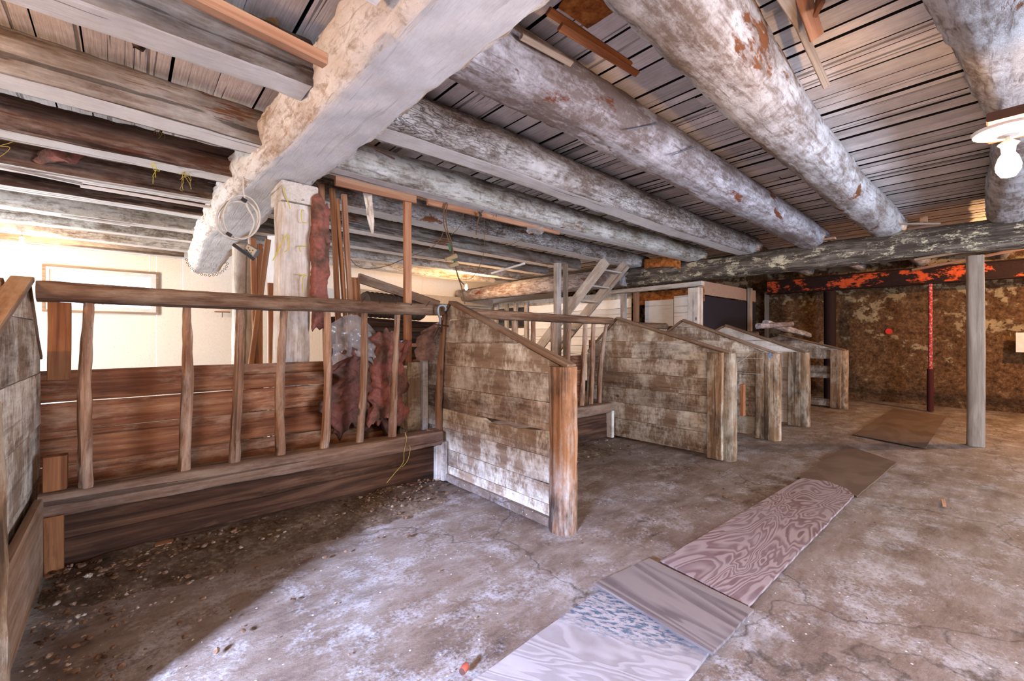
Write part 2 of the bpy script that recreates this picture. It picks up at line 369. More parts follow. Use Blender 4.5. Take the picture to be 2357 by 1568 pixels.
M_post2 = wood('worn_grey_stall_post', ('#4c3624', '#7b5f43', '#977a5c'), ('#b9ae98', '#978a74'), .40, 2.4, .5, .06, '#2a1c13', .55, 2.8, 18, .08, .45, .5)
M_pw = wood('limewashed_post', ('#7c6956', '#a39382', '#beb1a2'), ('#dbd4ca', '#bdb1a2'), .56, 2.4, .35, .08, '#6e5138', .16, 2.4, 22, .06, .5, .5)
M_stud = wood('orange_lumber', ('#805238', '#a07254', '#b88f6e'), None, 0, grain=22, st=.05, bump=.2, cracks=.25, stain='#6e4020', samt=.15)
M_stud2 = wood('grey_lumber', ('#6f5f50', '#918170', '#aa9b8a'), None, 0, grain=22, st=.05, bump=.25, cracks=.3, stain='#4d4034', samt=.15)
M_dstud = wood('old_brown_lumber', ('#4a2a18', '#7a4c2e', '#9b6a43'), None, 0, grain=22, st=.05, bump=.3, cracks=.4, stain='#2d1a10', samt=.25)
M_white = wood('white_painted_boards', ('#c9c2b8', '#dcd8d0', '#e8e5e0'), ('#f4f4f2', '#e6e4e0'), 1.1, 2, .4, .1, '#8c7a68', .08, 3, 22, .06, .2, .3)
M_ply1 = None
def ply(name, a, b, c, sc_, wave, paint=None, st=.45):
    N = NT(name); v = N.coord((st, 1, 1), rnd=False); n = N.noise(v, sc_, 3, .5, .8)
    r = N.math('FRACT', N.math('MULTIPLY', n, wave)); r2 = N.ramp(r, [(.0, 0.0), (.35, 1.0), (.62, .9), (.72, 0.0)])
    col = N.mix(r2, a, b); d = N.noise(N.coord((1, 1, 1), rnd=False), 3, 6, .65); col = N.mix(N.ramp(d, [(.38, 0.0), (.72, .6)]), col, c)
    if paint:
        p = N.noise(N.coord((.35, 1, 1), rnd=False), 60, 6, .7); q = N.noise(N.coord((.4, .9, 1), rnd=False), 1.2, 3, .5)
        pm = N.math('MULTIPLY', N.ramp(p, [(.5, 0.0), (.54, 1.0)]), N.ramp(q, [(.50, 0.0), (.6, 1.0)])); col = N.mix(pm, col, paint)
    return N.done(col, N.math('ADD', N.math('MULTIPLY', r2, .5), d), .25, .004)
M_ply1 = ply('swirled_plywood', '#634a46', '#8c7a73', '#827572', 3.0, 26, st=.3)
M_ply2 = ply('dark_fir_plywood', '#544843', '#75685f', '#6f6560', 2.2, 16, st=.1)
M_ply3 = ply('pale_scuffed_plywood', '#786d67', '#8b817b', '#99918e', 2.6, 20, '#46505a', st=.3)
M_ply4 = ply('brown_hardboard', '#584535', '#64503f', '#4e3c2d', 1.5, 5)

# concrete floor
N = NT('stained_concrete'); v = N.coord((1, 1, 1), rnd=False); vd = N.coord((.5, 1.3, 1), rnd=False)
a = N.noise(v, 1.1, 9, .66, .1); b = N.noise(vd, 5.5, 9, .76, .1); c = N.noise(v, 60, 6, .75); d = N.noise(v, 3.4, 10, .78, .15)
col = N.ramp(N.math('ADD', N.math('MULTIPLY', a, .5), N.math('MULTIPLY', b, .5)), [(.34, '#3f3127'), (.46, '#695748'), (.54, '#7a6b5e'), (.66, '#94897e')])
col = N.mix(N.ramp(N.math('ADD', N.math('MULTIPLY', d, .7), N.math('MULTIPLY', c, .3)), [(.5, 0.0), (.62, .65)]), col, '#aeaaa7')
col = N.mix(N.ramp(N.math('ADD', N.math('MULTIPLY', N.noise(vd, 2.1, 7, .7, .5), .75), N.math('MULTIPLY', c, .25)), [(.54, 0.0), (.66, .75)]), col, '#3f3027')
col = N.mix(N.ramp(c, [(.3, .5), (.46, 0.0)]), col, '#2b221c')
vo = N.n.new('ShaderNodeTexVoronoi'); vo.inputs['Scale'].default_value = 14; N.l(v, vo.inputs['Vector'])
col = N.mix(N.ramp(vo.outputs['Distance'], [(.05, .8), (.075, 0.0)]), col, '#cfc9c0')
cr = N.n.new('ShaderNodeTexVoronoi'); cr.feature = 'DISTANCE_TO_EDGE'; cr.inputs['Scale'].default_value = .55
wv = N.n.new('ShaderNodeVectorMath'); wv.operation = 'ADD'; nn = N.n.new('ShaderNodeTexNoise'); nn.inputs['Scale'].default_value = 2.5; nn.inputs['Detail'].default_value = 6; N.l(v, nn.inputs['Vector']); N.l(v, wv.inputs[0]); 
s2 = N.n.new('ShaderNodeVectorMath'); s2.operation = 'SCALE'; s2.inputs['Scale'].default_value = .6; N.l(nn.outputs['Color'], s2.inputs[0]); N.l(s2.outputs[0], wv.inputs[1]); N.l(wv.outputs[0], cr.inputs['Vector'])
crk = N.ramp(cr.outputs['Distance'], [(.0, 1.0), (.006, 0.0)]); col = N.mix(N.math('MULTIPLY', crk, .6), col, '#231a14')
M_floor = N.done(col, N.math('ADD', N.math('MULTIPLY', b, .8), N.math('MULTIPLY', c, .35)), .5, .02); N.b.inputs['Roughness'].default_value = .62; N.b.inputs['Specular IOR Level'].default_value = .35
# dirt
N = NT('dry_manure_dirt'); v = N.coord((1, 1, 1), rnd=False); a = N.noise(v, 30, 8, .75); b = N.noise(v, 6, 5, .6)
M_dirt = N.done(N.ramp(N.math('ADD', N.math('MULTIPLY', a, .6), N.math('MULTIPLY', b, .4)), [(.35, '#3a2b20'), (.5, '#66523f'), (.62, '#8d7b68')]), a, 1.0, .02)
N = NT('crumbs'); oi = N.coord((1, 1, 1)); M_crumb = N.done(N.ramp(N.noise(oi, 9, 2), [(.35, '#3d2717'), (.52, '#6b4f39'), (.64, '#94806e'), (.75, '#cdc8c0')]))
# stone wall
N = NT('rubble_stone_limewash'); v = N.coord((1, 1, 1), rnd=False); vh = N.coord((1, .55, 1), rnd=False)
vo = N.n.new('ShaderNodeTexVoronoi'); vo.inputs['Scale'].default_value = 4.5; N.l(v, vo.inputs['Vector'])
a = N.noise(vh, 2.2, 8, .68, .4); f = N.noise(v, 22, 7, .75); g = N.noise(v, 7, 6, .65)
col = N.ramp(N.math('ADD', N.math('MULTIPLY', f, .6), N.math('MULTIPLY', g, .4)), [(.36, '#2e1d10'), (.5, '#6b4c30'), (.64, '#96744f')])
zz = N.n.new('ShaderNodeSeparateXYZ'); N.l(v, zz.inputs[0]); band = N.math('MULTIPLY', N.math('SUBTRACT', zz.outputs[2], 1.3), .035)
lm = N.ramp(N.math('ADD', N.math('ADD', N.math('MULTIPLY', a, .55), N.math('MULTIPLY', g, .45)), band), [(.545, 0.0), (.575, 1.0)])
col = N.mix(lm, col, N.mix(f, '#8f7a5a', '#c4ae88'))
M_stone = N.done(col, N.math('ADD', N.math('ADD', f, N.math('MULTIPLY', vo.outputs['Distance'], .8)), N.math('MULTIPLY', lm, .4)), 1.0, .05)
# steel
N = NT('rusty_orange_steel'); v = N.coord((.6, 1, 1)); a = N.noise(v, 2.6, 8, .7, .3); f = N.noise(v, 30, 4, .7)
M_orange = N.done(N.mix(N.ramp(N.math('ADD', N.math('MULTIPLY', a, .8), N.math('MULTIPLY', f, .2)), [(.5, 0.0), (.54, 1.0)]), N.mix(f, '#100a08', '#2e1a13'), N.mix(f, '#9c3614', '#cc5a2c')), f, .5, .01)
N = NT('flaking_red_pipe'); v = N.coord(); f = N.noise(v, 30, 5, .7); M_red = N.done(N.mix(N.ramp(f, [(.5, 0.0), (.6, 1.0)]), '#8e2a26', '#b98e86'), f, .4, .004)
M_rust = NT('dark_rust').done('#24130f', None); M_maroon = NT('maroon_steel').done('#3c1612')
N = NT('white_wallboard'); v = N.coord(rnd=False); f = N.noise(v, 30, 5, .6); q = N.noise(v, 70, 2, .5)
M_wall = N.done(N.mix(N.ramp(q, [(.27, .7), (.31, 0.0)]), N.mix(f, '#dcd6c8', '#eee9df'), '#6d5a46'), f, .15, .004)
M_grime = NT('grimy_wallboard').done('#8d8578')
def plain(name, c, rough=.6, metal=0, spec=.3):
    N = NT(name); v = N.coord(); f = N.noise(v, 14, 4, .6); col = N.mix(N.math('MULTIPLY', f, .45), c, '#3a2f27'); N.b.inputs['Metallic'].default_value = metal; N.b.inputs['Specular IOR Level'].default_value = spec
    return N.done(col, f, .15, .003, rough)
M_cable = plain('cream_cable', '#d5cdbf', .5); M_black = plain('black_rubber', '#1b1a1a', .6); M_wire = plain('dusty_brown_wire', '#6b5238', .8)
M_metal = plain('galvanised_metal', '#9aa0a3', .45, .8); M_nail = plain('rusty_nail', '#4b2e22', .7, .3); M_green = plain('green_tape', '#1c6a44', .5); M_yell = plain('yellow_twine', '#d8c83c', .8)
M_straw = plain('straw_twine', '#b5a04e', .9); M_porc = plain('white_porcelain', '#e8e2d8', .3); M_hook = plain('painted_hook', '#8a9498', .5, .4); M_vinyl = plain('window_vinyl', '#e4e6e8', .4)
M_tan = plain('tan_shell', '#a48a62', .7); M_blue = plain('pale_blue_plastic', '#8fb4c4', .5); M_cop = plain('copper_cap', '#b06a50', .35, .6); M_brass = plain('battery_label', '#b0523c', .5)
M_redp = plain('red_paint', '#d8281c', .6); M_paper = plain('white_card', '#d6d2ca', .8); M_leaf = plain('dry_leaf', '#9a6a4a', .9)
N = NT('pink_fibreglass'); v = N.coord(); f = N.noise(v, 26, 8, .78); b = N.noise(v, 4, 5, .6)
c_ = N.mix(f, '#5e3830', '#b77c6e'); c_ = N.mix(N.ramp(b, [(.38, 0.0), (.55, .92)]), c_, N.mix(f, '#35251c', '#8d7364')); M_pink = N.done(c_, f, 1.0, .04, 1.0)
N = NT('pink_fibreglass_bright'); v = N.coord(); f = N.noise(v, 30, 8, .78); b = N.noise(v, 5, 5, .6)
c_ = N.mix(f, '#9c4c3a', '#f2a894'); c_ = N.mix(N.ramp(b, [(.46, 0.0), (.58, .8)]), c_, N.mix(f, '#4a3022', '#a0856e')); M_pink2 = N.done(c_, f, 1.0, .05, 1.0)
N = NT('dirty_paper_facing'); v = N.coord(); f = N.noise(v, 12, 8, .7); M_face = N.done(N.ramp(f, [(.3, '#4a372c'), (.5, '#84685a'), (.7, '#a8897a')]), f, .5, .01)
N = NT('clear_plastic_film'); N.b.inputs['Base Color'].default_value = lin('#a89f98'); N.b.inputs['Roughness'].default_value = .22; N.b.inputs['Specular IOR Level'].default_value = .6
tr = N.n.new('ShaderNodeBsdfTransparent'); mx = N.n.new('ShaderNodeMixShader'); mx.inputs[0].default_value = .38; N.l(tr.outputs[0], mx.inputs[1]); N.l(N.b.outputs[0], mx.inputs[2]); N.l(mx.outputs[0], N.out.inputs[0]); M_film = N.m
N = NT('window_glass'); gl = N.n.new('ShaderNodeBsdfGlossy'); gl.inputs['Roughness'].default_value = .05; tr = N.n.new('ShaderNodeBsdfTransparent'); mx = N.n.new('ShaderNodeMixShader'); mx.inputs[0].default_value = .07
N.l(tr.outputs[0], mx.inputs[1]); N.l(gl.outputs[0], mx.inputs[2]); N.l(mx.outputs[0], N.out.inputs[0]); M_glass = N.m
N = NT('lit_bulb_glass'); em = N.n.new('ShaderNodeEmission'); em.inputs[0].default_value = (1, .82, .55, 1); em.inputs[1].default_value = 60; tr = N.n.new('ShaderNodeBsdfTransparent'); mx = N.n.new('ShaderNodeMixShader'); mx.inputs[0].default_value = .45
N.l(tr.outputs[0], mx.inputs[1]); N.l(em.outputs[0], mx.inputs[2]); N.l(mx.outputs[0], N.out.inputs[0]); M_bulb = N.m
N = NT('rusty_orange_sheet'); v = N.coord(); f = N.noise(v, 14, 7, .7); M_osheet = N.done(N.ramp(f, [(.35, '#5e3a20'), (.52, '#a8622c'), (.68, '#c98a4c')]), f, .4, .005)

S = 'structure'
# ================================================================ THE SETTING
# floor
bm = bmesh.new(); nx, ny = 130, 110; x0, x1, y0, y1 = -3*H, 9.1*H, -3*H, 8*H
g = [[bm.verts.new((x0+(x1-x0)*i/nx, y0+(y1-y0)*j/ny, 0)) for j in range(ny+1)] for i in range(nx+1)]
for row in g:
    for v_ in row: v_.co.z = -.012+.009*nz(v_.co.x*.9, v_.co.y*.9, 0, 1)+.004*nz(v_.co.x*4, v_.co.y*4, 0, 2)
for i in range(nx):
    for j in range(ny): bm.faces.new((g[i][j], g[i+1][j], g[i+1][j+1], g[i][j+1]))
me = bpy.data.meshes.new('floor'); bm.to_mesh(me); bm.free()
tag(link('floor', me, M_floor, smooth=60), 'stained grey concrete barn floor with brown and pale patches', 'floor', kind=S)
# ceiling: deck planks running along y
random.seed(4); DZ = 2.335
bm = bmesh.new(); la = bm.loops.layers.float_color.new('rnd'); x = -3*H
def plank(bm, x0, x1, y0, y1, z0, z1, rnd, tilt):
    vs = []
    for (a, b_, c) in ((x0, y0, z0), (x1, y0, z0), (x1, y1, z0), (x0, y1, z0), (x0, y0, z1), (x1, y0, z1), (x1, y1, z1), (x0, y1, z1)):
        vs.append(bm.verts.new((b_, -(a+tilt*(b_-y0)), c)))
    for f in ((0, 1, 2, 3), (7, 6, 5, 4), (0, 4, 5, 1), (1, 5, 6, 2), (2, 6, 7, 3), (3, 7, 4, 0)):
        fc = bm.faces.new([vs[i] for i in f]); fc.material_index = 0 if f == (0, 1, 2, 3) else 1  # unpainted plank sides also blackened so the gaps read as shaded
        for l_ in fc.loops: l_[la] = (rnd, (rnd*7.13) % 1, (rnd*3.77) % 1, 1)
while x < 9.1*H:
    wd = random.choice((.14, .17, .19, .22, .24, .27)); y = -3*H
    if x > 2.0*H: wd *= .72
    while y < 8*H:
        ln = random.uniform(5, 9); yy = min(y+ln, 8*H); gp = random.choice((.010, .014, .018, .03)) if x > 1.1*H else random.choice((.004, .006, .010, .014))
        z_ = DZ*H+random.uniform(-.006, .006)
        plank(bm, x+gp/2, x+wd-gp/2, y, yy-.004, z_, z_+.025, random.random(), random.uniform(-.0012, .0012)); y = yy
    x += wd
bmesh.ops.recalc_face_normals(bm, faces=bm.faces)
me = bpy.data.meshes.new('ceiling'); bm.to_mesh(me); bm.free()
R90 = Matrix.Rotation(math.pi/2, 4, 'Z')
tag(link('ceiling', me, [M_deck, M_back], M=R90), 'whitewashed wooden plank ceiling with dark gaps above the log joists', 'ceiling', kind=S)
# near-black backing that closes the gaps, its colour standing in for shade
tag(box('ceiling', P(-3, -3, DZ+.04), P(9.1, 8, DZ+.06), M_back), 'near-black backing added above the ceiling gaps as their shade', 'ceiling', kind=S)
# back wall with window
WX0, WX1, WZ0, WZ1, WY = -.735, .325, 1.345, 1.885, 7.8
def wallboards(name, segs, mat, label, y=WY):
    bm = bmesh.new()
    for (a, b_, c, d_) in segs:
        r = bmesh.ops.create_cube(bm, size=1)['verts']
        for v_ in r: v_.co = Vector(((a+b_)/2*H+v_.co.x*((b_-a)*H-.004), y*H+.02+v_.co.y*.02, (c+d_)/2*H+v_.co.z*((d_-c)*H-.003)))
    me = bpy.data.meshes.new(name); bm.to_mesh(me); bm.free()
    return tag(link(name, me, mat), label, 'wall', kind=S)
wallboards('wall_back', [(-3, -1.55, 0, 1.0), (-3, -1.55, 1.0, 2.4), (-1.55, WX0, 0, 1.345), (-1.55, -.95, 1.345, 2.4), (-.95, WX0, 1.345, 2.4), (WX0, WX1, 0, WZ0), (WX0, .25, WZ1, 2.4), (.25, WX1, WZ1, 2.4), (WX1, .62, 0, 2.4), (.62, 1.5, 0, 2.4), (1.5, 2.5, 0, 2.4), (2.5, 3.5, 0, 2.4), (3.5, 4.5, 0, 2.4), (4.5, 6.2, 0, 2.4), (6.2, 9.1, 0, 2.4)], M_wall, 'white wallboard wall at the far left behind the hay racks')
wn = empty('window_1', P((WX0+WX1)/2, WY, WZ0), 'wide low sliding window with white frame in the far white wall', 'window'); wn['kind'] = S
def rect_frame(name, x0, x1, z0, z1, y, t, d, mat, parent):
    bm = bmesh.new()
    for (a, b_, c, d_) in ((x0, x1, z0, z0+t), (x0, x1, z1-t, z1), (x0, x0+t, z0+t, z1-t), (x1-t, x1, z0+t, z1-t)):
        r = bmesh.ops.create_cube(bm, size=1)['verts']
        for v_ in r: v_.co = Vector(((a+b_)/2+v_.co.x*(b_-a), y+v_.co.y*d, (c+d_)/2+v_.co.z*(d_-c)))
    me = bpy.data.meshes.new(name); bm.to_mesh(me); bm.free(); return link(name, me, mat, parent)
rect_frame('window_casing', WX0*H-.03, WX1*H+.03, WZ0*H-.03, WZ1*H+.03, WY*H-.005, .035, .05, M_stud2, wn)
rect_frame('window_frame', WX0*H, WX1*H, WZ0*H, WZ1*H, WY*H+.02, .045, .07, M_vinyl, wn)
MX = (WX0+WX1)/2*H-.03
s1 = rect_frame('sash', WX0*H+.045, MX+.03, WZ0*H+.045, WZ1*H-.045, WY*H+.035, .03, .025, M_vinyl, wn)
s2_ = rect_frame('sash', MX, WX1*H-.045, WZ0*H+.045, WZ1*H-.045, WY*H+.01, .03, .025, M_vinyl, wn)
box('pane', (WX0*H+.07, WY*H+.033, WZ0*H+.07), (MX+.005, WY*H+.037, WZ1*H-.07), M_glass, s1, 0)
box('pane', (MX+.025, WY*H+.008, WZ0*H+.07), (WX1*H-.07, WY*H+.012, WZ1*H-.07), M_glass, s2_, 0)
# stone wall at the right, displaced
bm = bmesh.new(); ny, nzz = 150, 44
g = []
for i in range(ny+1):
    row = []
    for k in range(nzz+1):
        y = (-3+(8+3)*i/ny)*H; z = -.06+2.4*H*k/nzz
        dx = .05*nz(y*1.2, z*1.4, 0, 3)+.03*nz(y*4, z*5, 0, 5)+.016*nz(y*11, z*12, 0, 6)
        if z < .8: dx += -.06*min(1, (.8-z)/.25)+(.16*min(1, (.25-z)/.2) if z < .25 else 0)
        row.append(bm.verts.new((8.9*H+dx, y, z)))
    g.append(row)
for i in range(ny):
    for k in range(nzz): bm.faces.new((g[i][k], g[i][k+1], g[i+1][k+1], g[i+1][k]))
me = bpy.data.meshes.new('wall_right'); bm.to_mesh(me); bm.free()
tag(link('wall_right', me, M_stone, smooth=70), 'rubble stone wall with flaking cream limewash at the right end', 'wall', kind=S)
# left wall with two doorways, and the wall behind
bm = bmesh.new()
for (a, b_, c, d_) in ((-3, -1.45, 0, 2.4), (-1.45, .5, 1.55, 2.4), (.5, 4.6, 0, 2.4), (4.6, 6.2, 1.7, 2.4), (6.2, 7.8, 0, 2.4)):
    r = bmesh.ops.create_cube(bm, size=1)['verts']
    for v_ in r: v_.co = Vector((-2.2*H+v_.co.x*.06, ((a+b_)/2+v_.co.y*(b_-a))*H, ((c+d_)/2+v_.co.z*(d_-c))*H))
me = bpy.data.meshes.new('wall_left'); bm.to_mesh(me); bm.free(); tag(link('wall_left', me, M_stall_w), 'board wall with open doorways at the left end', 'wall', kind=S)
bm = bmesh.new()
for (a, b_, c, d_) in ((-2.2, 2.0, 0, 2.4), (2.0, 4.0, 1.6, 2.4), (4.0, 9.1, 0, 2.4)):  # middle opening is made up to house the aisle fill light
    r = bmesh.ops.create_cube(bm, size=1)['verts']
    for v_ in r: v_.co = Vector((((a+b_)/2+v_.co.x*(b_-a))*H, -3.02*H+v_.co.y*.06, ((c+d_)/2+v_.co.z*(d_-c))*H))
me = bpy.data.meshes.new('wall_front'); bm.to_mesh(me); bm.free(); tag(link('wall_front', me, M_stall_w), 'board wall behind the viewer with an opening added for the fill light', 'wall', kind=S)

# ================================================================ LOGS
# main beam along y, flattened underside
log('main_log_beam', [P(.80, -1.2, 2.2), P(.81, .6, 2.195), P(.815, 1.4, 2.19), P(.765, 2.6, 2.185), P(.735, 3.6, 2.17), P(.715, 5.0, 2.10), P(.765, 6.75, 1.965)], [.265, .25, .245, .275, .27, .235, .20], M_beam,
    rough=.05, fine=.024, flat=.84, sq=2.7, flatmat=M_hewn, topz=DZ*H-.012, seed=11, seg=48, step=.05, endcut=-.09)
tag(COL.objects['main_log_beam'], 'huge limewashed log beam with flat hewn underside crossing above the hay rack', 'beam')
# far beams
log('far_log_beam', [P(6.05, -3, 1.935), P(6.03, .2, 1.94), P(6.0, 2.2, 1.935), P(5.93, 3.3, 1.93), P(5.9, 3.95, 1.93)], [.21, .2, .2, .195, .19], M_far, rough=.04, flat=.8, sq=2.3, seed=21, seg=32)
tag(COL.objects['far_log_beam'], 'dark log beam with flaking cream wash carrying the round joist ends', 'beam')
log('far_log_beam', [P(5.72, 3.85, 1.93), P(5.45, 5.0, 1.90), P(5.35, 7.7, 1.88)], [.2, .19, .17], M_r[1], rough=.06, flat=.85, sq=2.2, seed=23, seg=28)
tag(COL.objects['far_log_beam.001'], 'orange-lit gnarled log beam behind the staircase beside the middle bulb', 'beam')
# joists on the right of the main beam: (y at near end, y at far end, radius, material, x near, x far, seed, z)
RJ = [([(.6, -.02), (1.8, .01), (2.7, -.04), (3.6, -.09), (6.25, -.05)], [.23, .215, .185, .18, .19], 0, 31, 2.165, 'round log joist carrying the bare bulb at the right edge'),
      ([(.95, .69), (1.5, .725), (2.9, .81), (4.3, .835), (6.12, .79)], [.205, .20, .172, .178, .18], 0, 32, 2.185, 'fat round log joist with brown bark streak, between bulb joist and centre'),
      ([(.95, 1.39), (2.2, 1.42), (4, 1.46), (6.12, 1.47)], [.175, .185, .185, .18], 1, 33, 2.175, 'round log joist with torn bark patches, second right of the main beam corner'),
      ([(.95, 2.13), (3.4, 2.16), (6.12, 2.19)], [.175, .18, .17], 2, 34, 2.165, 'cracked-bark log joist with bare orange strip near the main beam'),
      ([(.95, 2.84), (3.4, 2.86), (6.12, 2.88)], [.155, .16, .15], 3, 35, 2.165, 'grey log joist directly above the orange stud frame header'),
      ([(.95, 3.62), (3.4, 3.68), (6.10, 3.74)], [.145, .15, .14], 4, 36, 2.165, 'dark ridged log joist behind the orange stud frame, ending at the stair'),
      ([(.95, 4.40), (3, 4.5), (5.5, 4.62)], [.13, .13, .13], 5, 37, 2.175, 'log joist ending on the white post beside the stair'),
      ([(.95, 5.15), (3, 5.2), (5.45, 5.3)], [.13, .13, .13], 5, 38, 2.165, 'pale log joist just behind the white post by the stair'),
      ([(.95, 5.88), (3, 5.95), (5.45, 6.0)], [.13, .13, .13], 6, 39, 2.165, 'second to last limewashed log joist before the far white wall'),
      ([(.95, 6.62), (3, 6.7), (5.45, 6.75)], [.13, .13, .13], 6, 40, 2.165, 'last limewashed log joist before the far white wall, right of main beam')]
for (path, rad, mi, sd, zc, lb) in RJ:
    m = (M_r[0], M_r[1], M_r[2], M_r[3], M_r[2], M_hew_l, M_r[3])[mi]
    o = log('log_joist', [P(a, b_, zc) for a, b_ in path], rad, m, rough=.045 if sd < 36 else .035, fine=.011, flat=(.95, .95, .95, .80, .86, .74, .72, .72, .72, .72)[sd-31], sq=2.1 if sd < 36 else 2.6,
            seed=sd, seg=36 if sd < 36 else 24, step=.05 if sd < 35 else .09, bend=.012, topz=DZ*H-.012, bark=.006 if sd in (34, 36) else 0, flatmat=M_und if sd >= 34 else None)
    tag(o, lb, 'joist')
# joists on the left of the main beam (hewn, white undersides)
LJ = [(1.23, .15, 0, 'half-hewn log joist cut by the top edge, left of the main beam'),
      (2.03, .13, 0, 'grey-green hewn log joist, upper left, with a knotted side'),
      (2.83, .14, 0, 'hewn log joist with an orange bare patch, left of the main beam'),
      (3.52, .13, 1, 'brown hewn joist with bright white underside, tufts of twine hanging below'),
      (4.22, .13, 1, 'dark brown rough joist with pink fibre caught on it'),
      (4.85, .12, 1, 'dark brown joist with white laths nailed beneath it'),
      (5.55, .12, 2, 'mottled black and white log joist at the far left'),
      (6.2, .12, 2, 'limewashed log joist with orange patch above the left bulb'),
      (6.85, .12, 2, 'white log joist holding the left bulb'),
      (7.45, .11, 0, 'narrow joist against the far white wall')]
for i, (y, r, mi, lb) in enumerate(LJ):
    m = (M_hew_l, M_hew_d, M_r[3])[mi]
    o = log('hewn_joist', [P(-3, y-.06, 2.17), P(-1, y-.02, 2.165), P(.60, y+.02, 2.17)], [r, r*1.04, r], m, rough=.035, fine=.012, flat=.74 if i > 1 else .93, sq=2.7, seed=50+i, seg=30, step=.06 if i < 4 else .1, bend=.012, flatmat=M_und, asp=1.15, topz=DZ*H-.012)
    tag(o, lb, 'joist')

# ================================================================ STALL PARTITIONS
def clip(poly, z0, z1):
    def half(pl, zc, keep_above):
        out = []
        for i in range(len(pl)):
            a, b_ = pl[i], pl[(i+1) % len(pl)]; ia = (a[1] >= zc) == keep_above; ib = (b_[1] >= zc) == keep_above
            if a[1] == zc: ia = True
            if b_[1] == zc: ib = True
            if ia: out.append(a)
            if ia != ib and a[1] != b_[1]:
                t = (zc-a[1])/(b_[1]-a[1]); out.append((a[0]+(b_[0]-a[0])*t, zc))
        res = []
        for p in out:
            if not res or (abs(p[0]-res[-1][0])+abs(p[1]-res[-1][1])) > 1e-5: res.append(p)
        return res
    pl = half(poly, z0, True)
    return half(pl, z1, False) if len(pl) > 2 else []
MP = Matrix(((0, -1, 0, 0), (1, 0, 0, 0), (0, 0, 1, 0), (0, 0, 0, 1)))     # frame x -> world y
def partition(X, seams, label, mat, postmat, yf=1.53, yb=2.93, zf=.855, zp=1.235, ypk=2.56, zb=.85, pr=.075, skip=(), notch=None, post=True, back=True, backpost=True, seed=0, cap=True, th=.03, dx=0, zbot=0.02, lean=0, stile=False):
    t = empty('stall_partition', P(X, (yf+yb)/2, 0), label, 'stall partition')
    ol = [((yf+.02)*H, 0), ((yf+.02)*H, zf*H), (ypk*H, zp*H), (yb*H, zb*H), (yb*H, 0)]
    M = Matrix.Translation((X*H, 0, 0)) @ MP
    for i in range(len(seams)-1):
        if i in skip: continue
        a, b_ = seams[i]*H, seams[i+1]*H-.004
        pl = clip(ol, a, b_)
        if len(pl) < 3: continue
        if notch and notch[0] == i:       # ragged bite out of the upper edge
            out = []
            for k in range(len(pl)):
                p, q = pl[k], pl[(k+1) % len(pl)]; out.append(p)
                if abs(p[1]-b_) < 1e-4 and abs(q[1]-b_) < 1e-4:
                    pts = [(y_*H, b_-d_) for (y_, d_) in notch[1]]
                    if q[0] > p[0]: pts = sorted(pts)
                    else: pts = sorted(pts, reverse=True)
                    out += pts
            pl = out
        off = .004*nz(i*3.3, X, 0, 2)+dx
        # subdivide long edges so the board edges waver
        pl2 = []
        for k in range(len(pl)):
            p, q = pl[k], pl[(k+1) % len(pl)]; n = max(1, int(math.dist(p, q)/.09))
            for m_ in range(n):
                u = m_/n; pp = (p[0]+(q[0]-p[0])*u, p[1]+(q[1]-p[1])*u)
                if 0 < m_ and abs(q[0]-p[0]) > abs(q[1]-p[1]): pp = (pp[0], pp[1]-.0025-.0035*nz(pp[0]*7, pp[1]*3, X, i))
                pl2.append(pp)
        prism('board', pl2, th, M @ Matrix.Translation((0, off, 0)), mat, t)
    if cap:
        d = Vector((0, (ypk-yf)*H, (zp-zf)*H)).normalized(); nrm = Vector((0, -d.z, d.y)); wd = .085
        a = P(X, yf-.05, zf-.012); b_ = P(X, ypk+.01, zp+.004)
        bar('cap_board', a+nrm*.012, b_+nrm*.012, wd, .028, M_cap, t, up=nrm, jit=.005, ch=.008)
        if back:
            d = Vector((0, (yb-ypk)*H, (zb-zp)*H)).normalized(); nrm = Vector((0, -d.z, d.y))
            bar('cap_board', P(X, ypk+.02, zp)+nrm*.01, P(X, yb, zb)+nrm*.01, .05, .025, M_cap, t, up=nrm)
    if post:
        log('front_post', [P(X+(.03 if stile else 0), yf-(.02 if stile else 0), -.01), P(X+.004+(.03 if stile else 0), yf-(.02 if stile else 0), .45), P(X+(.03 if stile else 0), yf+.004-(.02 if stile else 0), zf-.005)], [pr*H*.98, pr*H*.96, pr*H], postmat, t, sq=3.0, rough=.03, fine=.006, seed=seed, seg=28, step=.05)
    if stile:
        bar('stile', P(X-.045, yf+.055, .0), P(X-.045, yf+.05, zf-.0), .15, .05, postmat, t, up=(1, 0, 0), jit=.008)
    if backpost:
        bar('back_post', P(X-.045, yb-.05, 0), P(X-.045, yb-.05, zb-.01), .07, .05, M_stall_w, t, up=(1, 0, 0))
        bar('middle_stile', P(X-.04, 2.63, 0), P(X-.04, 2.63, .27), .09, .05, M_stall_w, t, up=(1, 0, 0))
    return t
p1 = partition(1.72, [.03, .105+.0, .215, .36, .50, .655, .81, .97, 1.13, 1.26], 'nearest stall partition, broad dirty limewashed boards with a ragged slot, beside the first rack', M_stall, M_post, pr=.068, seed=61,
    notch=(3, [(1.66, .0), (1.72, .012), (1.80, .02), (1.90, .034), (1.98, .02), (2.06, .04), (2.14, .036), (2.2, .01)]))
p2 = partition(3.70, [.02, .2, .36, .51, .66, .81, .97, 1.13, 1.2], 'second stall partition counted from the camera, brown boards with a wide double-width front post', M_stall, M_post2, zp=1.185, zf=.88, pr=.062, seed=62, stile=True)
p3 = partition(4.78, [.02, .2, .36, .51, .66, .81, .97, 1.13, 1.2], 'third stall partition with twine and a torn blue tag by its split front post', M_stall, M_post2, zp=1.19, zf=.85, pr=.066, stile=True, seed=63, ypk=2.42)
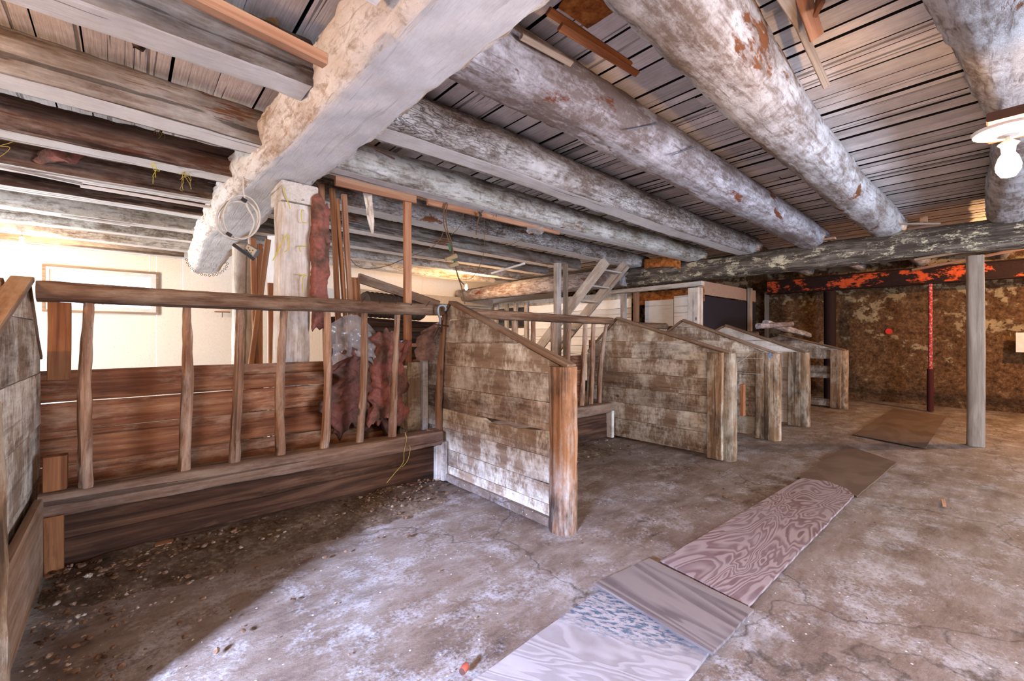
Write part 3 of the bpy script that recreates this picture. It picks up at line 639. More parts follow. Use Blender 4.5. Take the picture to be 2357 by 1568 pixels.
p4 = partition(5.76, [.02, .17, .34, .50, .66, .81, .97, 1.13, 1.2], 'fourth stall partition, paler limewashed boards behind the split-post one', M_stall_w, M_post2, zp=1.15, zf=.84, pr=.064, stile=True, seed=64, ypk=2.35)
p5 = partition(7.62, [.02, .12, .28, .42, .60, .70, .85, 1.1], 'farthest stall partition with open gaps between its few grey boards', M_stall, M_post2, zp=1.04, zf=.83, pr=.062, stile=True, seed=65, ypk=2.3, skip=(2, 4, 1), back=False)
# worn plank beside post 2
bar('post_cleat', P(3.80, 1.42, .36), P(3.80, 1.42, .62), .06, .03, M_dstud, p2, up=(0, -1, 0))
# left partition beside the camera
p0 = partition(-.31, [.03, .33, .36, .60, .84, 1.08, 1.25], 'close stall partition cut by the left edge of the view, grey boards with sloping cap', M_stall, M_post2, seed=66, post=False, zp=1.225, ypk=2.62, zb=.9, yb=3.0)
bar('kick_board', P(-.268, 1.62, .17), P(-.268, 2.66, .17), .40, .035, M_cap, p0, up=(1, 0, 0))
log('front_post', [P(-.278, 1.53, 0), P(-.272, 1.53, .4), P(-.28, 1.535, .85)], [.085, .085, .082], M_post2, p0, sq=2.6, rough=.09, fine=.01, seed=67, seg=24)
# concrete lump under partition 1
bar('footing', P(1.72, 1.6, .015), P(1.72, 2.6, .02), .09, .06, M_floor, p1, jit=.012)

# ================================================================ HAY RACKS
def rack(x0, x1, label, rail_px, spindles, zr=1.195, r=.05, yr=2.62, zc=.30, seed=0, curb=True, cy=2.68, lower=True, slope=0):
    t = empty('hay_rack', P((x0+x1)/2, cy, 0), label, 'hay rack')
    log('top_rail', [P(x0, yr, zr+slope), P((x0+x1)/2, yr, zr+slope/2-.003), P(x1, yr, zr)], [r*1.08, r, r*.95], M_rail, t, sq=2.5, rough=.03, fine=.006, seed=seed, seg=22, step=.05, bend=.006)
    for k, (xt, xb) in enumerate(spindles):
        rr = random.Random(seed*10+k); a = P(xt, yr+.01, zr-.02); b_ = P(xb, cy+.01, zc+.03); m = (a+b_)/2+Vector((rr.uniform(-.02, .02), rr.uniform(-.01, .01), 0))
        log('spindle', [b_, m, a], [.031, .027, .021], M_pole, t, sq=2.3, rough=.12, fine=.009, seed=seed+k*1.7, seg=14, step=.04, bend=.006)
    if curb:
        log('bottom_beam', [P(x0-.0, cy+.05, zc-.01), P((x0+x1)/2, cy+.02, zc-.005), P(x1, cy-.01, zc)], [.094, .092, .088], M_curb, t, sq=7, rough=.025, fine=.007, seed=seed+5, seg=32, step=.06, asp=.70)
    if lower:
        bar('manger_board', P(x0, cy+.045, .19), P(x1, cy+.0, .20), .15*H, .04, M_dark, t, up=(0, -1, 0), jit=.006)
        bar('manger_board', P(x0, cy+.04, .055), P(x1, cy-.005, .07), .15*H, .045, M_dark, t, up=(0, -1, 0), jit=.008)
    return t
def sx(px, py, Y): q = W(px, py, Y=Y); return q.x/H
sp1 = [(sx(203, 700, 2.63), sx(195, 1110, 2.68)), (sx(433, 705, 2.63), sx(423, 1078, 2.68)), (sx(553, 712, 2.63), sx(541, 1060, 2.68)), (sx(655, 715, 2.63), sx(648, 1043, 2.68)),
       (sx(753, 720, 2.63), sx(745, 1028, 2.68)), (sx(841, 725, 2.63), sx(829, 1013, 2.68)), (sx(915, 730, 2.63), sx(904, 1003, 2.68)), (sx(1023, 740, 2.63), sx(1012, 986, 2.68))]
r1 = rack(-.27, 1.665, 'nearest hay rack, thick rail on eight rough poles, left of the first stall partition', None, sp1, seed=70, slope=-.0)
sp2 = [(sx(a, 720, 2.63), sx(b, 950, 2.68)) for a, b in ((1183, 1180), (1229, 1228), (1272, 1270), (1310, 1307), (1349, 1340), (1366, 1362))]+[(3.60, 3.56)]
r2 = rack(1.77, 3.66, 'second hay rack, between the first and second stall partitions', None, sp2, seed=90, zr=1.165, r=.045, slope=.02)
sp3 = [(3.95, 3.95), (4.15, 4.15), (4.35, 4.36), (4.55, 4.55)]
r3 = rack(3.74, 4.72, 'short hay rack between the second and third stall partitions', None, sp3, seed=110, zr=1.135, r=.045)
r4 = rack(4.84, 5.70, 'short hay rack between the third and fourth stall partitions', None, [(5.0, 5.0), (5.2, 5.2), (5.4, 5.4)], seed=120, zr=1.10, r=.045)
r5 = rack(5.82, 7.56, 'last hay rack with nails along its log rail, beyond the pale partition', None, [(6.1, 6.1), (6.4, 6.4), (6.75, 6.75), (7.1, 7.1), (7.4, 7.4)], seed=130, zr=1.06, r=.06)
r0 = rack(-1.6, -.36, 'hay rack rail beyond the close left partition', None, [(-.6, -.6), (-.9, -.9)], seed=140, lower=False)
bar('block', P(-.225, 2.73, .34), P(-.225, 2.73, .49), .09, .08, M_dstud, r1)
bar('end_cleat', P(-.225, 2.66, .0), P(-.225, 2.66, .25), .075, .05, M_dstud, r1, up=(0, -1, 0))
bar('end_cleat', P(1.655, 2.64, .0), P(1.655, 2.64, .25), .08, .05, M_stall_w, r1, up=(0, -1, 0))
# nails along rail 1
for (px, py) in ((832, 690), (873, 692), (911, 692), (945, 697), (980, 700)):
    a = W(px, py+10, Y=2.585); b_ = W(px+9, py-6, Y=2.54)
    tube('nail', [[a+Vector((0, .02, 0)), b_], [b_, b_+(b_-a).normalized()*.004]], .003, M_nail, r1, seg=6)
# boards behind the rack (back of the manger)
mb = empty('manger_back_boards', P(.6, 3.0, 0), 'wide brown boards standing behind the nearest hay rack, light showing through their gaps', 'board fence')
for (z0, z1, xe) in ((.02, .222, 1.64), (.225, .388, 1.64), (.392, .551, 1.64), (.556, .690, 1.64), (.694, .845, 1.64)):
    bar('board', P(-.335, 3.0, (z0+z1)/2-.002), P(xe, 3.0, (z0+z1)/2+.004), (z1-z0)*H, .028, M_brown, mb, up=(0, -1, 0), jit=.006, step=.2)
bar('upright', P(-.235, 3.0, .80), P(-.235, 3.0, 1.17), .10, .04, M_dstud, mb, up=(0, -1, 0))
bar('upright', P(.60, 3.035, .0), P(.60, 3.035, .84), .09, .045, M_dstud, mb, up=(0, -1, 0))
bar('upright', P(1.15, 3.035, .0), P(1.15, 3.035, .84), .09, .045, M_dstud, mb, up=(0, -1, 0))
bar('upright', P(1.595, 2.90, .0), P(1.595, 2.90, .82), .14, .05, M_stall, mb, up=(0, -1, 0))
bar('upright', P(1.50, 2.885, .0), P(1.50, 2.885, .80), .07, .05, M_stall, mb, up=(0, -1, 0))
# same behind racks 2-5
for (a, b_, lb, zt) in ((1.78, 3.62, 'brown board manger back behind the second hay rack', .84), (3.76, 4.72, 'board manger back behind the third hay rack', .9), (4.84, 5.7, 'board manger back behind the fourth hay rack', .9), (5.82, 7.56, 'board manger back behind the last hay rack', .8)):
    t = empty('manger_back_boards', P((a+b_)/2, 2.97, 0), lb, 'board fence'); z = .02
    while z < zt-.05:
        bar('board', P(a, 2.97, z+.08), P(b_, 2.97, z+.08), .155*H, .028, M_brown, t, up=(0, -1, 0), jit=.006, step=.25); z += .16

# ================================================================ POSTS UNDER THE MAIN BEAM
t = empty('timber_post', P(.82, 3.11, 0), 'square limewashed timber post under the main beam, pink insulation along its side', 'post')
log('post', [P(.82, 3.12, 0), P(.82, 3.12, 1.0), P(.82, 3.12, 1.865)], [.118, .118, .118], M_pw, t, sq=9, rough=.02, fine=.008, seed=81, seg=32, step=.05)
bar('bolster_block', P(.84, 3.0, 1.93), P(.84, 3.25, 1.93), .28, .155, M_pw, t, jit=.006, ch=.01)
for k, run in enumerate(([(652, 430), (655, 445), (663, 465), (667, 480)], [(628, 600), (648, 560), (662, 540), (664, 570), (655, 580)], [(700, 485), (694, 485), (695, 510), (706, 513)], [(706, 567), (690, 568), (692, 580)], [(685, 632), (705, 634), (697, 640), (697, 672)])):
    tube('twine_loop', [W(x_, y_, Y=2.985) for x_, y_ in run], .0035, M_yell, t, seg=6)
slab('insulation', P(.905, 3.0, 1.05), (0.145, 0, 0), (0, 0, .83*H), (0, -1, 0), .10, M_pink2, t, 14, 90, .07, .3, 5, 9)
t2 = empty('timber_post', P(.86, 4.96, 0), 'second limewashed post farther back under the main beam, left of the first', 'post')
log('post', [P(.86, 4.96, 0), P(.86, 4.96, 1.9)], [.105, .105], M_pw, t2, sq=7, rough=.02, fine=.006, seed=82, seg=28, step=.08)
bar('side_stud', P(1.0, 4.9, 0), P(1.0, 4.9, 1.93), .05, .09, M_stud, t2, up=(0, -1, 0))
# white panel and leaning studs between the posts
bar('wallboard_sheet', P(1.08, 4.35, 0), P(1.08, 4.35, 1.93), .36, .02, M_white, None, up=(-.64, -.77, 0)); tag(COL.objects['wallboard_sheet'], 'tall white panel standing between the two posts under the main beam', 'panel')
for (p, q, lb) in (((590, 845), (582, 548), 'brown stud standing against the white panel left of the near post'), ((594, 720), (617, 552), 'short brown stud leaning against the tall white panel'), ((625, 840), (622, 652), 'brown stud with a nail beside the near limewashed post')):
    o = bar('leaning_stud', (lambda u, v_: u+(u-v_)*(u.z/(v_.z-u.z)))(W(*p, Y=4.0), W(*q, Y=4.05)), W(*q, Y=4.05), .05, .04, M_stud, None, up=(0, -1, 0)); tag(o, lb, 'stud')
# tall studs right of the post
for (p, q, wd, m, lb) in (((752, 840), (739, 425), .045, M_stud, 'orange stud right beside the pink insulation strip'), ((779, 760), (765, 435), .04, M_dstud, 'first loose brown plank in the standing bundle right of the post'),
                         ((797, 760), (775, 460), .033, M_dstud, 'thin middle plank in the standing bundle right of the post'), ((808, 745), (792, 448), .04, M_stud, 'orange rightmost plank in the standing bundle by the post'), ((822, 760), (815, 640), .09, M_dstud, 'short stub of grey-faced timber behind the plank bundle')):
    a, b_ = W(*p, Y=3.12), W(*q, Y=3.16); a2 = a+(a-b_)*(a.z/(b_.z-a.z)); o = bar('standing_plank', a2, b_, wd, .04, m, None, up=(0, -1, 0)); tag(o, lb, 'plank')
# stud frame
t = empty('stud_frame', P(2.8, 2.93, 0), 'orange stud frame, long header under the joists with one upright', 'frame')
ha, hb = P(1.03, 2.93, 2.075), P(4.75, 2.93, 2.09)
bar('header', ha, hb, .09, .04, M_stud, t, up=(0, 0, 1), jit=.003)
bar('header_face', ha+Vector((0, -.03, -.05)), P(1.62, 2.93, 2.06)+Vector((0, -.03, -.03)), .09, .03, M_stud, t, up=(0, -1, 0))
bar('header_face', P(1.72, 2.93, 2.06)+Vector((0, -.03, -.03)), P(3.2, 2.93, 2.065)+Vector((0, -.03, -.03)), .06, .03, M_stud, t, up=(0, -1, 0))
bar('upright', P(1.565, 2.93, .0), P(1.565, 2.93, 2.06), .065, .05, M_stud, t, up=(0, -1, 0))

# ================================================================ RIGHT SIDE POSTS, STEEL
o = log('support_post', [P(5.93, .17, -.005), P(5.96, .17, .9), P(5.93, .17, 1.765)], [.075, .077, .074], M_stud2, sq=4, rough=.02, fine=.004, seed=91, seg=22, bend=.008); tag(o, 'grey weathered wooden post under the far beam at the right', 'post')
ob = empty('steel_beam', P(8.45, 1.5, 1.75), 'rusty orange and black steel beam along the stone wall', 'beam')
bar('web', P(8.45, -2.9, 1.88), P(8.45, 2.75, 1.88), .27, .02, M_orange, ob, up=(1, 0, 0), jit=0)
bar('flange', P(8.45, -2.9, 1.767), P(8.45, 2.75, 1.767), .16, .02, M_rust, ob, jit=0)
bar('flange', P(8.45, -2.9, 1.99), P(8.45, 2.75, 1.99), .16, .02, M_rust, ob, jit=0)
lathe('steel_column', [(0, 0), (.11, 0), (.11, .015), (.1, .015), (.1, 1.755*H-.012), (0, 1.755*H-.012)], Matrix.Translation(P(8.45, 1.84, 0)), M_rust); tag(COL.objects['steel_column'], 'dark round steel column below the orange beam', 'column')
jp = empty('jack_post', P(8.25, .66, 0), 'red adjustable jack post in front of the stone wall', 'post')
lathe('inner_pipe', [(0, .62), (.028, .62), (.028, 1.74*H), (0, 1.74*H)], Matrix.Translation(P(8.25, .66, 0)), M_red, jp, 16)
lathe('outer_sleeve', [(0, 0), (.045, 0), (.045, .72), (.0, .72)], Matrix.Translation(P(8.25, .66, 0)), M_maroon, jp, 16)
bar('top_plate', P(8.17, .66, 1.745), P(8.33, .66, 1.745), .1, .012, M_rust, jp)
# ends and rails above the right opening
o = bar('thin_pole', W(2100, 622, X=7.6), W(2357, 572, X=7.4), .04, .035, M_stud, None); tag(o, 'thin pole lying across behind the grey post under the far beam', 'pole')
o = bar('beam_packing', W(2105, 598, X=5.95), W(2357, 556, X=6.0), .05, .03, M_cap, None); tag(o, 'flat packing plank between far beam and grey post', 'plank')
for i, (ya, r_, lb) in enumerate(((.78, .12, 'log stub behind the far beam near the red jack post'), (1.5, .11, 'log stub behind the far beam over the farthest stalls'), (2.2, .11, 'log stub behind the far beam beside the board wall'), (0.0, .12, 'log stub behind the far beam at the right edge'))):
    o = log('log_stub', [P(6.3, ya, 2.16), P(8.8, ya+.02, 2.15)], [r_, r_], M_r[1], rough=.06, seed=200+i, seg=18, step=.15); tag(o, lb, 'joist')
# red dot and card on wall
lathe('red_paint_dot', [(0, 0), (.055, 0), (.055, .006), (0, .006)], Matrix.Translation(W(2046, 763, X=8.865)) @ Matrix.Rotation(-math.pi/2, 4, 'Y'), M_redp, None, 9); tag(COL.objects['red_paint_dot'], 'small red paint mark on the stone wall', 'paint mark')
o = box('wall_card', W(2338, 780, X=8.7)+Vector((0, -.35, -.22)), W(2338, 780, X=8.7)+Vector((.02, 0, .10)), M_paper); tag(o, 'pale card on the stone wall at the right edge', 'card')

# ================================================================ BOARD WALLS BEHIND THE STALLS
t = empty('board_wall', P(7.5, 2.9, 0), 'board wall with black lower panel and grey uprights, left of the stone wall', 'wall')
bar('plywood', P(6.2, 2.93, 1.74), P(8.4, 2.93, 1.74), .25, .02, plain('tan_plywood', '#a58a78', .8), t, up=(0, -1, 0)); 
bar('black_panel', P(6.2, 2.93, 1.25), P(8.4, 2.93, 1.25), .93, .02, NT('black_board').done('#262227'), t, up=(0, -1, 0))
for px in (1726, 1765, 1797):
    q = W(px, 700, Y=2.88); bar('upright', Vector((q.x, q.y, 0)), Vector((q.x, q.y, 1.85*H)), .10, .07, M_stud2, t, up=(0, -1, 0))
# white cornered post and header (right of the stair)
t = empty('white_post', P(6.0, 2.83, 0), 'white square post with angled white header left of the black panel wall', 'post')
bar('post', P(6.0, 2.87, 0), P(6.0, 2.87, 1.70), .2, .18, M_pw, t, up=(0, -1, 0)); 
bar('header', P(5.9, 2.72, 1.745), P(5.86, 4.2, 1.735), .12, .075, M_pw, t, jit=.01)
t = empty('white_board_wall', P(6.3, 4.2, 0), 'bright white sheets and boards closing the bay behind the stair', 'wall')
bar('white_sheet', P(6.32, 2.95, 1.3), P(6.32, 3.36, 1.3), .86, .015, M_white, t, up=(-1, 0, 0), jit=.002)
bar('white_sheet', P(6.32, 3.37, 1.27), P(6.32, 3.86, 1.27), .82, .015, M_white, t, up=(-1, 0, 0), jit=.002)
bar('stained_strip', P(6.34, 2.9, 1.64), P(6.34, 4.0, 1.64), .25, .015, M_osheet, t, up=(-1, 0, 0), jit=.002)
bar('brown_post', P(6.25, 3.98, 0), P(6.25, 3.98, 1.75), .09, .09, M_stud, t, up=(-1, 0, 0))
bar('upright', P(6.1, 4.12, 0), P(6.1, 4.12, 1.72), .10, .09, M_pw, t, up=(-1, 0, 0))
z = .3
while z < 1.62:
    bar('board', P(6.3, 4.1, z), P(6.3, 6.55, z), .16*H-.006, .025, M_white, t, up=(-1, 0, 0), jit=.003, step=.3); z += .16
# openings left of it
t = empty('opening_frame', P(6.3, 7.2, 0), 'row of pale uprights with dark window openings under the orange-lit log', 'frame')
for z_ in (.45, .62, .79, .96, 1.13): bar('board', P(6.32, 6.6, z_), P(6.32, 7.75, z_), .16*H, .025, M_white, t, up=(-1, 0, 0), step=.3)
for y_ in (6.62, 6.95, 7.25, 7.6): bar('upright', P(6.28, y_, 0), P(6.28, y_, 1.75), .1, .08, M_pw, t, up=(-1, 0, 0))
bar('dark_board', P(6.34, 6.2, 1.48), P(6.34, 7.75, 1.48), .34, .02, plain('slate_board', '#3c4448', .6), t, up=(-1, 0, 0))
bar('pale_band', P(6.33, 4.1, 1.72), P(6.33, 7.75, 1.72), .16, .02, M_stall_w, t, up=(-1, 0, 0))
# white/black post pair by the stair
t = empty('white_post', P(4.78, 4.2, 0), 'slender white post with a thin board beside it in front of the stair', 'post')
q = W(1283, 700, Y=4.25); bar('post', Vector((q.x, q.y, 0)), Vector((q.x, q.y, 2.07*H)), .1, .1, M_pw, t, up=(0, -1, 0))
q = W(1302, 700, Y=4.15); bar('thin_board', Vector((q.x, q.y, 0)), Vector((q.x, q.y, 2.05*H)), .03, .10, M_stud2, t, up=(0, -1, 0))
# stair
t = empty('stair', P(5.0, 4.9, 0), 'steep narrow whitewashed stair rising to the ceiling behind the second rack', 'stair')
sa, sb = P(4.87, 5.75, 0), P(4.87, 3.56, 2.05); dxx = Vector((.46*H, 0, 0)); nd = (sb-sa).normalized(); up_ = Vector((0, nd.z, -nd.y))
bar('stringer', sa, sb, .035, .19, M_pw, t, up=up_); bar('stringer', sa+dxx, sb+dxx, .035, .19, M_pw, t, up=up_)
for k in range(10):
    c = sa.lerp(sb, (k+.8)/10.4); bar('tread', c+Vector((.02, 0, 0)), c+dxx-Vector((.02, 0, 0)), .17, .028, M_pw, t, jit=.002)

# ================================================================ BULBS
def bulb(loc, power, label, base=True, up=.09, col=(1, .57, .26)):
    t = empty('bare_bulb', loc, label, 'light bulb')
    M = Matrix.Translation(loc)
    lathe('bulb_glass', [(0, -.055), (.018, -.05), (.029, -.03), (.031, -.012), (.024, .014), (.015, .03), (.0, .032)], M, M_bulb, t, 20)
    lathe('socket', [(0, .028), (.016, .028), (.018, .05), (.026, .06), (.008, .075), (.006, .085), (0, .086)], M, M_porc, t, 16)
    if base: lathe('ceiling_plate', [(0, up-.005), (.05, up), (.085, up+.012), (.09, up+.022), (0, up+.024)], M, M_porc, t, 24)
    if up > .12: tube('cord', [[Vector(loc)+Vector((0, 0, .07)), Vector(loc)+Vector((0, 0, up))]], .004, M_wire, t, seg=6)
    l = bpy.data.lights.new('bulb_light', 'POINT'); l.energy = power; l.color = col; l.shadow_soft_size = .025
    lo = bpy.data.objects.new('bulb_light', l); COL.objects.link(lo); lo.parent = t; lo.location = (0, 0, -.012)
    return t
b1 = bulb(W(2321, 372, Y=-.01)+Vector((0, 0, 0)), 44, 'bare lit bulb on a white plate under the right-hand log joist')
bulb(W(50, 558, Y=6.75), 90, 'bare lit bulb at far left hanging below the joists', False, .13)
bulb(W(1073, 662, Y=6.1), 100, 'bare lit bulb in the middle distance beside the gnarled log', False, .27)
bulb(P(-.6, -1.0, 1.93), 85, 'unseen bare bulb added behind the viewer as warm fill')  # out-of-view lamp added to warm the shadowed floor
bulb(P(-1.3, 1.9, 1.93), 95, 'unseen bare bulb added beyond the close left partition as warm fill')  # added warm fill lamp, out of view on the left
bulb(P(7.3, -.9, 1.93), 260, 'unseen bare bulb added at the far right to brighten the stone wall')  # added lamp out of view, lifts the stone wall
q = W(2321, 372, Y=-.01)
bar('junction_plate', q+Vector((-.12, 0, .125)), q+Vector((.12, 0, .125)), .1, .03, M_nail, b1)
tube('feed_wire', [W(2165, 60, Y=.22, ), W(2215, 200, Y=.2), W(2262, 292, Y=.14), W(2290, 298, Y=.05), q+Vector((-.1, 0, .12))], .005, M_wire, b1, seg=6)

# ================================================================ FLOOR SHEETS
def floor_sheet(name, px, z, th, mat, label):
    pts = [W(a, b_, z=z) for a, b_ in px]; c = sum(pts, Vector())/len(pts); d = (pts[1]-pts[0]).normalized()
    M = frame(c, c+Vector((d.x, d.y, 0)), (0, 0, 1)); Mi = M.inverted(); poly = []
    n = len(pts)
    for i in range(n):
        a, b_ = Mi @ pts[i], Mi @ pts[(i+1) % n]; k = max(1, int((b_-a).length/.05))
        for m_ in range(k):
            p = a.lerp(b_, m_/k); poly.append((p.x+.005*nz(p.x*8, p.y*8, 1, z*99)*(m_ > 0), p.y+.006*nz(p.x*8, p.y*8, 5, z*99)*(m_ > 0)))
    bm = bmesh.new(); A = [bm.verts.new((p[0], p[1], 0)) for p in poly]; B = [bm.verts.new((p[0], p[1], -th)) for p in poly]
    bm.faces.new(A); bm.faces.new(B[::-1])
    for i in range(len(A)): bm.faces.new((A[i], B[i], B[(i+1) % len(A)], A[(i+1) % len(A)]))
    bmesh.ops.recalc_face_normals(bm, faces=bm.faces)
    me = bpy.data.meshes.new(name); bm.to_mesh(me); bm.free(); return tag(link(name, me, mat, None, M), label, 'plywood sheet')
floor_sheet('plywood_sheet', [(1700, 1420), (1390, 1350), (1040, 1600), (1500, 1660)], .012, .014, M_ply3, 'pale scuffed plywood sheet nearest the camera with flaking dark paint')
floor_sheet('plywood_sheet', [(1735, 1403), (1495, 1285), (1368, 1342), (1640, 1502)], .03, .012, M_ply2, 'dark straight-grained plywood piece lapping over the pale sheet')
floor_sheet('plywood_sheet', [(1722, 1393), (1965, 1140), (1950, 1125), (1905, 1108), (1845, 1100), (1520, 1290)], .022, .014, M_ply1, 'long swirled-grain plywood sheet with rounded far end in the aisle')
floor_sheet('plywood_sheet', [(1972, 1142), (2064, 1064), (1950, 1025), (1835, 1098)], .008, .012, M_ply4, 'brown hardboard sheet beyond the swirled plywood')
floor_sheet('plywood_sheet', [(2130, 1031), (2178, 958), (2055, 940), (1964, 1000)], .008, .01, M_ply4, 'farthest brown hardboard sheet near the grey post')

# ================================================================ DIRT AND CRUMBS
def mound(name, x0, x1, y0, y1, hgt, label, seed):
    bm = bmesh.new(); nx_, ny_ = max(8, int((x1-x0)*H/.05)), max(6, int((y1-y0)*H/.04))
    g = []
    for i in range(nx_+1):
        row = []
        for j in range(ny_+1):
            s_, t_ = i/nx_, j/ny_; x_ = (x0+(x1-x0)*s_)*H; y_ = (y0+(y1-y0)*t_)*H
            e = min(1, t_*1.6)**1.5*min(1, (1-s_)*6, s_*6+.3) if True else 0
            z_ = -.028+(hgt+.028)*e*(1+.5*nz(x_*2, y_*2, 0, seed))+.010*nz(x_*14, y_*14, 0, seed)*min(1, e*3)
            row.append(bm.verts.new((x_, y_, z_)))
        g.append(row)
    for i in range(nx_):
        for j in range(ny_): bm.faces.new((g[i][j], g[i+1][j], g[i+1][j+1], g[i][j+1]))
    r = bmesh.ops.extrude_face_region(bm, geom=bm.faces[:])
    for v_ in r['geom']:
        if isinstance(v_, bmesh.types.BMVert): v_.co.z = -.04
    bmesh.ops.recalc_face_normals(bm, faces=bm.faces)
    me = bpy.data.meshes.new(name); bm.to_mesh(me); bm.free(); return tag(link(name, me, M_dirt, smooth=60), label, 'dirt', kind='stuff')
mound('dirt', -.25, 1.64, 2.1, 2.68, .035, 'dry brown dirt banked against the foot of the nearest hay rack', 1)
mound('dirt', 1.78, 3.4, 2.1, 2.7, .03, 'dry dirt heaped below the second hay rack', 2)
random.seed(9); bm = bmesh.new()
def crumb(bm, x_, y_, z_, r_):
    q = bmesh.ops.create_icosphere(bm, subdivisions=1, radius=r_)['verts']; a = random.uniform(0, 6.28); s = (random.uniform(.7, 1.5), random.uniform(.6, 1.2), random.uniform(.35, .7))
    for v_ in q:
        v_.co = Vector((v_.co.x*s[0], v_.co.y*s[1], v_.co.z*s[2]))*(1+random.uniform(-.25, .25)); v_.co = Matrix.Rotation(a, 3, 'Z') @ v_.co + Vector((x_, y_, z_))
for k in range(900):
    x_ = random.uniform(-.24, 1.6); y_ = 2.66-abs(random.gauss(0, .22))
    if k < 300: x_ = -.24+abs(random.gauss(0, .22)); y_ = random.uniform(1.65, 2.66)
    if y_ < 1.6: continue
    crumb(bm, x_*H, y_*H, .012 if y_ < 2.3 else .03, random.choice((.004, .005, .007, .010, .015)))
for k in range(260):
    crumb(bm, random.uniform(1.8, 3.5)*H, (2.6-abs(random.gauss(0, .2)))*H, .02, random.choice((.005, .008, .012)))
for k in range(260):
    crumb(bm, random.uniform(-.2, 6)*H, random.uniform(.2, 2.0)*H, .0, random.choice((.003, .004, .006)))
me = bpy.data.meshes.new('crumbs'); bm.to_mesh(me); bm.free(); tag(link('crumbs', me, M_crumb), 'scattered crumbs of stone, straw and dirt on the floor', 'debris', kind='stuff')
# battery
q = W(1070, 1538, z=.02); d = Vector((.8, .35, 0)).normalized()
t = empty('battery', q, 'small rusty battery cell lying on the floor at the near edge', 'battery')
M = frame(q-d*.02, q+d*.02, (0, 0, 1)) @ Matrix.Rotation(math.pi/2, 4, 'Y')
lathe('case', [(0, 0), (.013, 0), (.0135, .003), (.0135, .03), (.0125, .032), (0, .032)], M, M_brass, t, 18)
lathe('terminal', [(0, .03), (.010, .03), (.008, .036), (.0, .036)], M, M_metal, t, 14)
lathe('rusted_end', [(0, -.003), (.012, -.002), (.0128, .001), (0, .001)], M, M_nail, t, 14)

# ================================================================ WIRES, CABLES, HANGINGS
t = empty('cable_coil', W(550, 470, Y=3.2), 'coil of cream cable with grey outlet box hanging from the main beam', 'cable')
runs = [[W(888, 0, X=.655), W(780, 130, X=.655), W(700, 212, X=.66), W(660, 260, X=.66), W(640, 300, X=.66), W(598, 385, X=.66), W(520, 470, X=.66)]]
tube('surface_cable', runs, .0075, M_cable, t)
c0 = W(552, 510, Y=3.2); 
def ring(cx, cy, rx, ry, ph, y=3.2, n=14, turns=1):
    return [W(cx+rx*math.cos(ph+2*math.pi*turns*i/n), cy+ry*math.sin(ph+2*math.pi*turns*i/n), Y=y+.012*math.sin(i*1.3)) for i in range(n+1)]
tube('coil', [ring(546, 505, 48, 46, 0), ring(548, 508, 50, 44, .7, 3.21), ring(556, 500, 42, 50, 2, 3.19), ring(551, 507, 45, 41, 3.2, 3.22), [W(640, 292, Y=3.1), W(600, 330, Y=3.15), W(565, 392, Y=3.2), W(560, 430, Y=3.2), W(567, 470, Y=3.2), W(585, 510, Y=3.2), W(573, 545, Y=3.2), W(573, 562, Y=3.2)]], .0065, M_cable, t)
bx = box('outlet_box', (-.045, -.03, -.035), (.045, .03, .035), M_metal, t, .004); bx.matrix_basis = world_inv(t) @ Matrix.Translation(W(580, 578, Y=3.2)) @ Matrix.Rotation(-.7, 4, 'Z') @ Matrix.Rotation(.55, 4, 'Y')
for (a, b_) in ((-.02, .012), (-.02, -.012), (.0, .0), (.02, .012), (.02, -.012)):
    h_ = lathe('knockout', [(0, 0), (.004, 0), (.004, .003), (0, .003)], Matrix.Identity(4), M_black, bx, 10); h_.matrix_basis = Matrix.Translation((a, -.030, b_)) @ Matrix.Rotation(math.pi/2, 4, 'X')
b2_ = bar('box_cover', W(536, 562, Y=3.17), W(585, 598, Y=3.17), .035, .02, M_black, t)
for p in ((562, 460), (527, 539)): bar('black_tie', W(p[0]-6, p[1]-3, Y=3.18), W(p[0]+6, p[1]+4, Y=3.18), .02, .025, M_black, t)

t = empty('hanging_wires', W(1040, 460, Y=2.87), 'bundle of dusty wires hanging from the orange header, green tape on it', 'wires')
tube('wire', [[W(1038, 452, Y=2.87), W(1024, 475, Y=2.87), W(1021, 510, Y=2.87), W(1027, 535, Y=2.87), W(1040, 575, Y=2.87), W(1052, 630, Y=2.87), W(1062, 660, Y=2.87), W(1070, 700, Y=2.87)],
              [W(1030, 470, Y=2.86), W(1026, 500, Y=2.86), W(1030, 530, Y=2.86), W(1040, 560, Y=2.86), W(1046, 600, Y=2.86), W(1056, 640, Y=2.86), W(1068, 655, Y=2.86)]], .006, M_wire, t, seg=6)
tube('tape', [[W(1033, 562, Y=2.86), W(1037, 578, Y=2.86)], [W(1045, 596, Y=2.86), W(1048, 614, Y=2.86)]], .010, M_green, t)
for (p, q_) in (((1026, 597), (1050, 588)), ((1034, 612), (1052, 606))): log('wood_cleat', [W(*p, Y=2.85), W(*q_, Y=2.85)], [.016, .022], M_tan, t, seg=12, step=.02, rough=.1)
t = empty('hanging_wires', W(1175, 460, Y=2.85), 'arching dusty cables looped over the header beneath the joist', 'wires')
